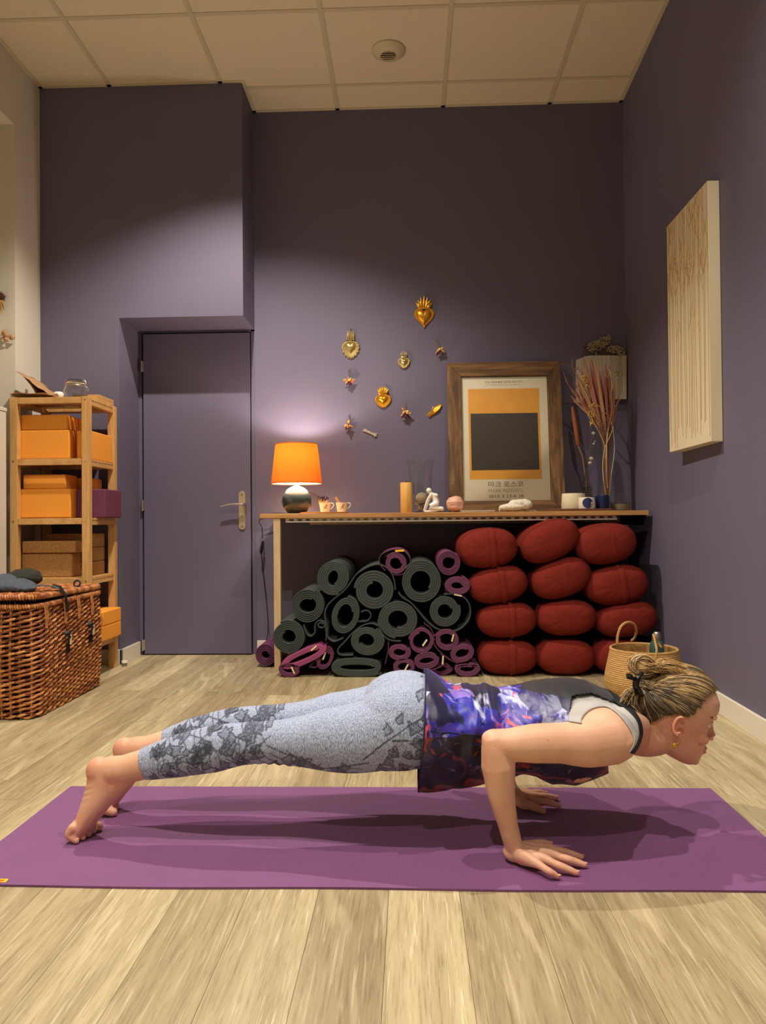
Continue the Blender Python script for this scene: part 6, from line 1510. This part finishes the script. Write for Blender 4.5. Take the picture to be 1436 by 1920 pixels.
def inpoly(P_, poly):
    x, y = P_[:, 0], P_[:, 1]; ins = np.zeros(len(P_), bool); n = len(poly)
    for i in range(n):
        x0, y0 = poly[i]; x1, y1 = poly[(i+1) % n]; c = ((y0 > y) != (y1 > y)) & (x < (x1-x0)*(y-y0)/((y1-y0) or 1e-9)+x0); ins ^= c
    return ins
# side-plane coordinates (mirror-alike): pixel of the point on the near side
mir = vs_np.copy(); mir[:, 1] = np.minimum(mir[:, 1], 2*MY-mir[:, 1]); pm = project(mir)
edge_ = np.interp(pm[:, 0], [968, 985, 1010, 1040, 1062, 1080, 1110, 1150], [1278, 1294, 1301, 1304, 1309, 1304, 1300, 1318]); blackp = (pm[:, 0] > 968) & (pm[:, 1] < edge_)
cutx = np.interp(pm[:, 1], [1300, 1340, 1390, 1420, 1470], [1074, 1070, 1068, 1140, 1142])
keep = (pm[:, 0] < cutx) | blackp
fs = []; 
for i in range(nx-1):
    for j in range(na):
        f_ = (i*na+j, i*na+(j+1) % na, (i+1)*na+(j+1) % na, (i+1)*na+j)
        if all(keep[q] for q in f_): fs.append(f_)
me = bpy.data.meshes.new('vest'); me.from_pydata(vs, [], fs); me.update()
bm = bmesh.new(); bm.from_mesh(me); lv = bm.verts.layers.float.new('black'); bm.verts.ensure_lookup_table()
for v_, q in zip(bm.verts, blackp): v_[lv] = float(q)
bmesh.ops.delete(bm, geom=[v_ for v_ in bm.verts if not v_.link_faces], context='VERTS'); bmesh.ops.recalc_face_normals(bm, faces=bm.faces); bm.to_mesh(me); bm.free()
vm_, nt, b_ = newmat('vest_print'); b_.inputs['Roughness'].default_value = .42; b_.inputs['Sheen Weight'].default_value = .15
v = coords(nt, (1, .6, 1), False)
nz = nt.nodes.new('ShaderNodeTexNoise'); nt.links.new(v, nz.inputs['Vector']); nz.inputs['Scale'].default_value = 9; nz.inputs['Detail'].default_value = 2
vm2 = nt.nodes.new('ShaderNodeVectorMath'); vm2.operation = 'MULTIPLY_ADD'; nt.links.new(nz.outputs['Color'], vm2.inputs[0]); vm2.inputs[1].default_value = (.10, .10, .10); nt.links.new(v, vm2.inputs[2])
wv = vm2.outputs[0]
def vor(scale):
    q = nt.nodes.new('ShaderNodeTexVoronoi'); nt.links.new(wv, q.inputs['Vector']); q.inputs['Scale'].default_value = scale; return q.outputs['Color']
def sepc(c, k): q = nt.nodes.new('ShaderNodeSeparateColor'); nt.links.new(c, q.inputs[0]); return q.outputs[k]
blk_c, navy_c, blue_c, vio_c, lil_c, wht_c, cor_c, ora_c = [lin(c) for c in ((10, 9, 18), (20, 20, 84), (34, 46, 180), (70, 44, 150), (136, 110, 206), (190, 198, 238), (206, 84, 112), (222, 80, 54))]
m1 = noise(nt, wv, 10, 4, .6, .6); m2 = noise(nt, wv, 24, 4, .6, .8); m3 = noise(nt, wv, 17, 3, .55, 1.0)
c_ = ramp(nt, m1, [(.40, blk_c), (.45, navy_c), (.48, blue_c), (.53, vio_c), (.56, blue_c), (.59, navy_c), (.64, blk_c)])
c_ = mixc(nt, ramp(nt, m2, [(.57, (0, 0, 0)), (.62, (1, 1, 1))]), c_, lil_c)
c_ = mixc(nt, ramp(nt, noise(nt, wv, 14, 4, .6, .5), [(.56, (0, 0, 0)), (.63, (1, 1, 1))]), c_, wht_c)
c_ = mixc(nt, ramp(nt, m3, [(.635, (0, 0, 0)), (.67, (1, 1, 1))]), c_, cor_c)
c_ = mixc(nt, ramp(nt, sepc(vor(16), 0), [(.62, (0, 0, 0)), (.70, (1, 1, 1))]), c_, mixc(nt, m2, blk_c, navy_c))
a_ = nt.nodes.new('ShaderNodeAttribute'); a_.attribute_name = 'black'
# lower hanging panel: shading from above put into darker print colours, with red blots
tc = nt.nodes.new('ShaderNodeTexCoord'); sx = nt.nodes.new('ShaderNodeSeparateXYZ'); nt.links.new(tc.outputs['Object'], sx.inputs[0])
low_c = ramp(nt, m1, [(.40, lin((14, 10, 22))), (.5, lin((26, 24, 72))), (.58, lin((12, 10, 18)))])
low_c = mixc(nt, ramp(nt, m3, [(.54, (0, 0, 0)), (.64, (1, 1, 1))]), low_c, lin((150, 52, 40)))
low_c = mixc(nt, ramp(nt, m2, [(.60, (0, 0, 0)), (.68, (1, 1, 1))]), low_c, lin((120, 96, 140)))
zt_ = A_(850, 1377, MY-.14).z-MT
lt = nt.nodes.new('ShaderNodeMath'); lt.operation = 'LESS_THAN'; nt.links.new(sx.outputs[2], lt.inputs[0]); lt.inputs[1].default_value = zt_
c_ = mixc(nt, lt.outputs[0], c_, low_c)
c_ = mixc(nt, a_.outputs['Fac'], c_, lin((34, 34, 40))); nt.links.new(c_, b_.inputs['Base Color'])
bump(nt, b_, noise(nt, coords(nt, (1, 1, 1), False), 35, 3), .25, .004)
vo = linkmesh('vest', me, vm_, person)
md = vo.modifiers.new('solid', 'SOLIDIFY'); md.thickness = .0016; md.offset = 0
trimm = mat('vest_trim', (34, 30, 72), .5)
obj('hem_trim', B().tube([vs[j] for j in range(0, na, 2)], .0022, 6, closed=True), trimm, vo, smooth=True)
from mathutils.bvhtree import BVHTree
bvh = BVHTree.FromPolygons([tuple(v_) for v_ in vs], fs)
sbv = B(); seam = []
for k in range(26):
    px = 806+(905-806)*k/25; py = 1371+8*k/25; r = Vector((RW @ np.array([(px-718)/FOC, (py-960)/FOC, 1.0])).tolist()); h = bvh.ray_cast(Vector((0, 0, EYE)), r.normalized())
    if h[0] is not None: seam.append(h[0]-r.normalized()*.001)
if len(seam) > 3: obj('panel_seam', B().tube(seam, .0017, 6), trimm, vo, smooth=True)
# --- grey crop top seen at the shoulder, laid over the body surface
skin_bvh = BVHTree.FromPolygons([tuple(c) for c in co], [tuple(p.vertices) for p in skm.polygons])
def cast(px, py):
    r = Vector((RW @ np.array([(px-718)/FOC, (py-960)/FOC, 1.0])).tolist()).normalized(); h = skin_bvh.ray_cast(Vector((0, 0, EYE)), r)
    return (h[0], h[1]) if h[0] is not None else (None, None)
def resamp(P_, n):
    P_ = [Vector((p[0], p[1], 0)) for p in P_]; S_ = smoothpath(P_, 8); L_ = [0]
    for i in range(1, len(S_)): L_.append(L_[-1]+(S_[i]-S_[i-1]).length)
    return [(np.interp(t_, L_, [s.x for s in S_]), np.interp(t_, L_, [s.y for s in S_])) for t_ in np.linspace(0, L_[-1], n)]
def band(name, outer, inner, off, m, nu=70, nv=9, mirror=True, th=.0018):
    o_, i_ = resamp(outer, nu), resamp(inner, nu); g_ = []; last = None
    for k in range(nu):
        for j in range(nv):
            u = j/(nv-1); px, py = o_[k][0]*(1-u)+i_[k][0]*u, o_[k][1]*(1-u)+i_[k][1]*u; h, nn = cast(px, py)
            if h is None:
                # outside the silhouette: slide towards the inner edge until the body is met
                for w_ in np.linspace(u, 1, 12):
                    h, nn = cast(o_[k][0]*(1-w_)+i_[k][0]*w_, o_[k][1]*(1-w_)+i_[k][1]*w_)
                    if h is not None: break
            if h is None: h, nn = last
            last = (h, nn); g_.append(h+nn*off)
    G_ = np.array([tuple(p) for p in g_]).reshape(nu, nv, 3)
    for it in range(3):
        H_ = G_.copy(); H_[1:-1] = (G_[:-2]+G_[1:-1]*2+G_[2:])/4; G_ = H_
    b = B(); fs_ = [(k*nv+j, k*nv+j+1, (k+1)*nv+j+1, (k+1)*nv+j) for k in range(nu-1) for j in range(nv-1)]
    b.add([tuple(p) for p in G_.reshape(-1, 3)], fs_)
    if mirror: M_ = G_.reshape(-1, 3).copy(); M_[:, 1] = 2*MY-M_[:, 1]; b.add([tuple(p) for p in M_], fs_)
    return obj(name, b, m, person, smooth=True, solid=th)
greyc = mat('crop_top_grey', (176, 174, 170), .85, bmp=.3, bscale=900, bdist=.0004); blkc = mat('strap_black', (22, 22, 26), .7)
outer = [(1066, 1354), (1067, 1340), (1071, 1318), (1082, 1299), (1100, 1294), (1127, 1300), (1153, 1315), (1178, 1335), (1193, 1353), (1197, 1374), (1190, 1396), (1178, 1411)]
inner = [(1090, 1358), (1090, 1352), (1094, 1344), (1106, 1333), (1124, 1327), (1140, 1328), (1156, 1339), (1172, 1357), (1184, 1377), (1187, 1392), (1178, 1409)]
ct = band('crop_top', outer, inner, .0026, greyc)
outer2 = [(1112, 1287), (1133, 1294), (1160, 1308), (1184, 1330), (1199, 1352), (1203, 1374), (1196, 1398), (1186, 1412)]
inner2 = [(1112, 1296), (1127, 1301), (1153, 1316), (1178, 1336), (1193, 1354), (1196.5, 1374), (1190, 1396), (1180, 1411)]
band('crop_top_strap', outer2, inner2, .0034, blkc)

# --- hair
hairm = []
for i, (c1_, c2_) in enumerate((((70, 58, 46), (94, 80, 62)), ((104, 88, 66), (132, 114, 86)), ((178, 154, 114), (208, 186, 146)), ((196, 154, 92), (222, 184, 122)))):
    m, nt, b_ = newmat('hair_%s' % ('dark', 'ash', 'pale', 'golden')[i]); b_.inputs['Roughness'].default_value = .38; b_.inputs['Specular IOR Level'].default_value = .5
    nt.links.new(ramp(nt, noise(nt, coords(nt, (40, 40, 40), False), 1.0, 3), [(.35, lin(c1_)), (.65, lin(c2_))]), b_.inputs['Base Color']); hairm.append(m)
hl_px = [(1202, 1352), (1214, 1362), (1226, 1364), (1238, 1352), (1252, 1343), (1274, 1341), (1294, 1347), (1300, 1338), (1310, 1324), (1317, 1308), (1334, 1296)]
hl_pts = []
for i_, (qx, qy) in enumerate(hl_px):
    q_ = HR.inverted() @ (A_(qx, qy, MY-.066+.0045*max(0, i_-6)**1.6)-HC)/HS; hl_pts.append((q_.x, q_.z))
hl_pts.sort()
def hairline(x): return np.interp(x, [q[0] for q in hl_pts], [q[1] for q in hl_pts])
cap = B(); nz_, n = 70, 90; ids = {}; vs2 = []; zz = np.linspace(-.075, .114, nz_)
for i, z in enumerate(zz):
    for j in range(n):
        p = headpt(z, 2*PI*j/n, .0045); ok = p.z >= hairline(p.x); vs2.append((p, ok))
top_i = len(vs2); vs2.append((Vector((0, 0, .1195)), True))
fs2 = [(i*n+j, i*n+(j+1) % n, (i+1)*n+(j+1) % n, (i+1)*n+j) for i in range(nz_-1) for j in range(n)]+[((nz_-1)*n+j, (nz_-1)*n+(j+1) % n, top_i) for j in range(n)]
cap.add([hw(*p) for p, ok in vs2], [f_ for f_ in fs2 if all(vs2[q][1] for q in f_)])
hair = obj('hair', cap, hairm[0], person, smooth=True)
HCn, HRd = Vector((-.002, 0, .014)), Vector((.099, .0805, .109))
bun = HR.inverted() @ (A_(1203, 1280, MY-.035)-HC)/HS
hl = HR.inverted()
def onhead(d, g): 
    d = d.normalized(); t_ = 1/math.sqrt((d.x/(HRd.x+g))**2+(d.y/(HRd.y+g))**2+(d.z/(HRd.z+g))**2); return HCn+d*t_
rnd = random.Random(41); strands = [B() for _ in range(4)]
def col_pick(p):
    r = rnd.random()
    if p.z > .07: return 3 if r < .38 else (2 if r < .62 else (1 if r < .82 else 0))
    if p.z > .03: return 2 if r < .18 else (1 if r < .46 else (3 if r < .52 else 0))
    return 0 if r < .60 else (1 if r < .88 else 2)
bd = (bun-HCn).normalized()
okp = [p for p, ok in vs2 if ok]
edgep = [p for p in okp if p.z < hairline(p.x)+.012]
for k in range(3000):
    p = rnd.choice(edgep if rnd.random() < .45 else okp)
    if p.y > .03 and rnd.random() < .55: p = Vector((p.x, -p.y, p.z))
    p = p+Vector((rnd.uniform(-.002, .002), 0, rnd.uniform(0, .003)))
    d0 = (p-HCn).normalized(); r0 = (p-HCn).length; e0 = (onhead(d0, 0)-HCn).length; P_ = []; lift = rnd.uniform(.0, .004)
    for q in range(8):
        u = q/7; d = d0.slerp(bd, u); g_ = (r0-e0)*(1-u)**2; b0 = onhead(d, lift+.003*math.sin(PI*u)+.004*u*u); P_.append(hw(*(b0+d*g_)))
    P_[-1] = hw(*(bun+Vector((rnd.uniform(-.004, .004), rnd.uniform(-.006, .006), rnd.uniform(-.008, .008)))))
    r = rnd.uniform(.0006, .0013); S2 = smoothpath(P_, 2); strands[col_pick(p)].tube(S2, [r*min(1, .25+.25*i) for i in range(len(S2))], 4, flat=.6, upv=tuple(HR @ Vector((0, -1, .3))))
# bun: looped locks above the clip, loose ends below it
bc = A_(1203, 1247, MY-.02)
obj('hair_bun', B().ellipsoid(bc, (.026, .022, .022), 20, 12), hairm[3], hair, smooth=True)
for k in range(420):
    a0 = rnd.uniform(0, 2*PI); inc = rnd.uniform(-.28, .28); rr_ = rnd.uniform(.024, .036); P_ = []
    ln = rnd.uniform(1.6, 3.6); ax = Matrix.Rotation(inc, 3, 'X') @ Matrix.Rotation(rnd.uniform(-.3, .3), 3, 'Z')
    for q in range(9): a = a0+ln*q/8; P_.append(bc+ax @ Vector((rr_*.82*math.cos(a), rr_*.55*math.sin(a*.5+k), rr_*.72*math.sin(a))))
    strands[rnd.choice([3, 3, 2, 2, 1, 3])].tube(smoothpath(P_, 2), rnd.uniform(.0007, .0014), 4, flat=.6)
for k in range(200):   # locks from crown into the bun
    s0 = hw(*onhead(Vector((rnd.uniform(-.4, .75), rnd.uniform(-.55, .3), 1.0)), .006)); e0 = A_(1222+rnd.uniform(-8, 8), 1252+rnd.uniform(-9, 9), MY-.02+rnd.uniform(-.03, .02))
    mid = s0.lerp(e0, .55)+Vector((0, 0, rnd.uniform(.004, .016))); strands[rnd.choice([3, 3, 2, 1])].tube(smoothpath([s0, mid, e0, bc+Vector((rnd.uniform(-.02, .02), rnd.uniform(-.02, .01), rnd.uniform(-.015, .02)))], 5), rnd.uniform(.0006, .0013), 4, flat=.6)
for k in range(170):    # hanging ends
    s0 = A_(1196+rnd.uniform(-4, 10), 1290+rnd.uniform(-6, 8), MY-.05+rnd.uniform(-.01, .03)); e0 = A_(1172+rnd.uniform(-14, 24), 1318+rnd.uniform(-12, 8), MY-.05+rnd.uniform(-.02, .03))
    mid = s0.lerp(e0, .5)+Vector((-.004, 0, .006)); strands[rnd.choice([3, 2, 2, 1, 0])].tube(smoothpath([s0, mid, e0], 5), [.0011]*4+[.0009]*4+[.0007, .0006, .0003], 4, flat=.6)
for k in range(150):    # nape hair swept up to the clip
    pz_ = rnd.choice([p for p in edgep if p.x < -.02 and p.y < 0]); s0 = hw(*pz_); e0 = A_(1205, 1292, MY-.04); mid = s0.lerp(e0, .5)+Vector((-.008, -.012, 0))
    strands[rnd.choice([0, 0, 1, 0, 2])].tube(smoothpath([s0, mid, e0], 5), rnd.uniform(.0007, .0012), 4, flat=.6)
for i, s_ in enumerate(strands): o = obj('hair_strands', s_, hairm[i], hair, smooth=False); o['kind'] = 'stuff'; o.data.polygons.foreach_set('use_smooth', [True]*len(o.data.polygons))
clipm = mat('clip_black', (14, 13, 14), .22)
hc_ = obj('hair_clip', B().tube(smoothpath([A_(1204, 1262, MY-.06), A_(1196, 1270, MY-.068), A_(1192, 1284, MY-.07), A_(1197, 1297, MY-.066), A_(1204, 1304, MY-.055)], 5), [.006]*5+[.009]*6+[.010]*6+[.006]*4, 12, flat=.7), clipm, person, smooth=True)
obj('clip_grip', B().tube([A_(1192, 1274, MY-.07), A_(1186, 1272, MY-.072), A_(1180, 1268, MY-.072), A_(1175, 1268, MY-.072)], [.004, .0055, .0085, .0075], 6), clipm, hc_)
